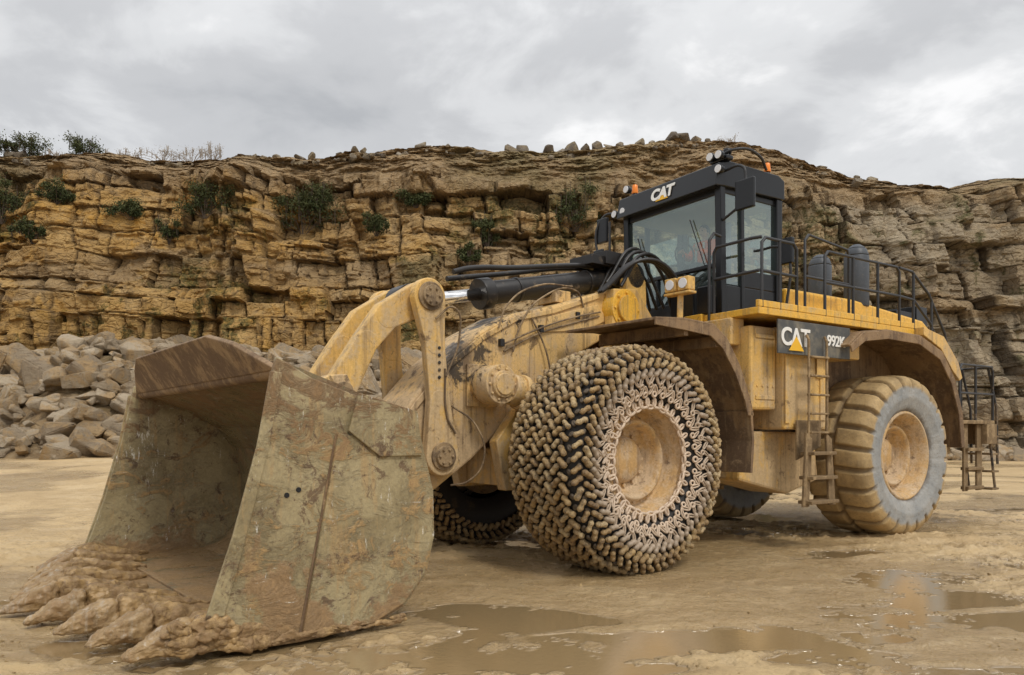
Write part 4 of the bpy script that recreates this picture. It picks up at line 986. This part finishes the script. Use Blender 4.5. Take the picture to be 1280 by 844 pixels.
items=[]
for i in range(1300):
    x=R.uniform(-6.5,9); y=R.uniform(3.9,10)
    if R.random()<.5: x=R.uniform(-6.2,-1); y=R.uniform(4.2,7.5)
    j=int(np.argmin(abs(gx-x))); k=int(np.argmin(abs(gy-y)))
    if wat[k,j]>.1: continue
    items.append((x,y,float(GZ[k,j]),R.choice([.006,.008,.010,.012,.015,.02])))
M_clod=rockmat('clod_mud',(.52,.37,.19),(.38,.26,.125),(.44,.30,.14),8)
rocks('mud_clods',items,M_clod)

# ------------------------------------------------------------------ world, sun, camera
w=bpy.data.worlds.new('World'); scene.world=w; w.use_nodes=True; nt_=w.node_tree; nd=nt_.nodes; lk=nt_.links
bg=nd['Background']; wo=nd['World Output']
sky=nd.new('ShaderNodeTexSky'); sky.sky_type='NISHITA'; sky.sun_disc=False; sky.sun_elevation=math.radians(50); sky.sun_rotation=math.radians(150)
bg2=nd.new('ShaderNodeBackground'); lk.new(sky.outputs[0],bg2.inputs[0]); bg2.inputs[1].default_value=.008
tc=nd.new('ShaderNodeTexCoord'); sp=nd.new('ShaderNodeSeparateXYZ'); lk.new(tc.outputs['Generated'],sp.inputs[0])
def wm(op,a,b):
    x=nd.new('ShaderNodeMath'); x.operation=op
    for i,q in enumerate((a,b)):
        if isinstance(q,(int,float)): x.inputs[i].default_value=q
        else: lk.new(q,x.inputs[i])
    return x.outputs[0]
zz_=wm('ADD',wm('MAXIMUM',sp.outputs[2],0.),.26)
cb=nd.new('ShaderNodeCombineXYZ'); lk.new(wm('DIVIDE',sp.outputs[0],zz_),cb.inputs[0]); lk.new(wm('DIVIDE',sp.outputs[1],zz_),cb.inputs[1])
def wn(scale,detail,rough,dist,off):
    mp=nd.new('ShaderNodeMapping'); mp.inputs['Location'].default_value=off; lk.new(cb.outputs[0],mp.inputs[0])
    x=nd.new('ShaderNodeTexNoise'); lk.new(mp.outputs[0],x.inputs['Vector']); x.inputs['Scale'].default_value=scale; x.inputs['Detail'].default_value=detail; x.inputs['Roughness'].default_value=rough; x.inputs['Distortion'].default_value=dist; return x.outputs['Fac']
a=wn(1.5,5,.5,.25,(3.6,1.7,0)); b=wn(3.6,9,.6,.4,(1,5,2))
fac=wm('ADD',wm('MULTIPLY',a,.72),wm('MULTIPLY',b,.28))
rp=nd.new('ShaderNodeValToRGB'); lk.new(fac,rp.inputs[0]); rp.color_ramp.interpolation='EASE'; e=rp.color_ramp.elements
e[0].position=.36; e[0].color=(.46,.47,.485,1); e[1].position=.60; e[1].color=(.97,.965,.96,1)
x=e.new(.46); x.color=(.58,.585,.595,1); x=e.new(.53); x.color=(.73,.735,.74,1)
mr=nd.new('ShaderNodeMapRange'); lk.new(sp.outputs[2],mr.inputs[0]); mr.inputs[1].default_value=.42; mr.inputs[2].default_value=1.; mr.inputs[3].default_value=1.; mr.inputs[4].default_value=2.0
lk.new(rp.outputs[0],bg.inputs[0]); lk.new(mr.outputs[0],bg.inputs[1])
ad=nd.new('ShaderNodeAddShader'); lk.new(bg.outputs[0],ad.inputs[0]); lk.new(bg2.outputs[0],ad.inputs[1]); lk.new(ad.outputs[0],wo.inputs[0])
su=bpy.data.lights.new('sun','SUN'); su.energy=1.5; su.angle=math.radians(12); su.color=(1,.94,.84)
so=bpy.data.objects.new('sun',su); COL.objects.link(so)
az=math.radians(150); el=math.radians(50)
dv=Vector((math.sin(az)*math.cos(el),math.cos(az)*math.cos(el),math.sin(el))); so.rotation_euler=dv.to_track_quat('Z','Y').to_euler()
cam=bpy.data.cameras.new('camera'); co=bpy.data.objects.new('camera',cam); COL.objects.link(co); co.location=(0,0,1.7); co.rotation_euler=(math.radians(90),0,0)
cam.sensor_width=36; cam.lens=26.44; cam.shift_y=.09375; cam.clip_end=2000; cam.clip_start=.1
scene.camera=co
scene.view_settings.view_transform='Standard'; scene.view_settings.look='None'; scene.view_settings.exposure=0
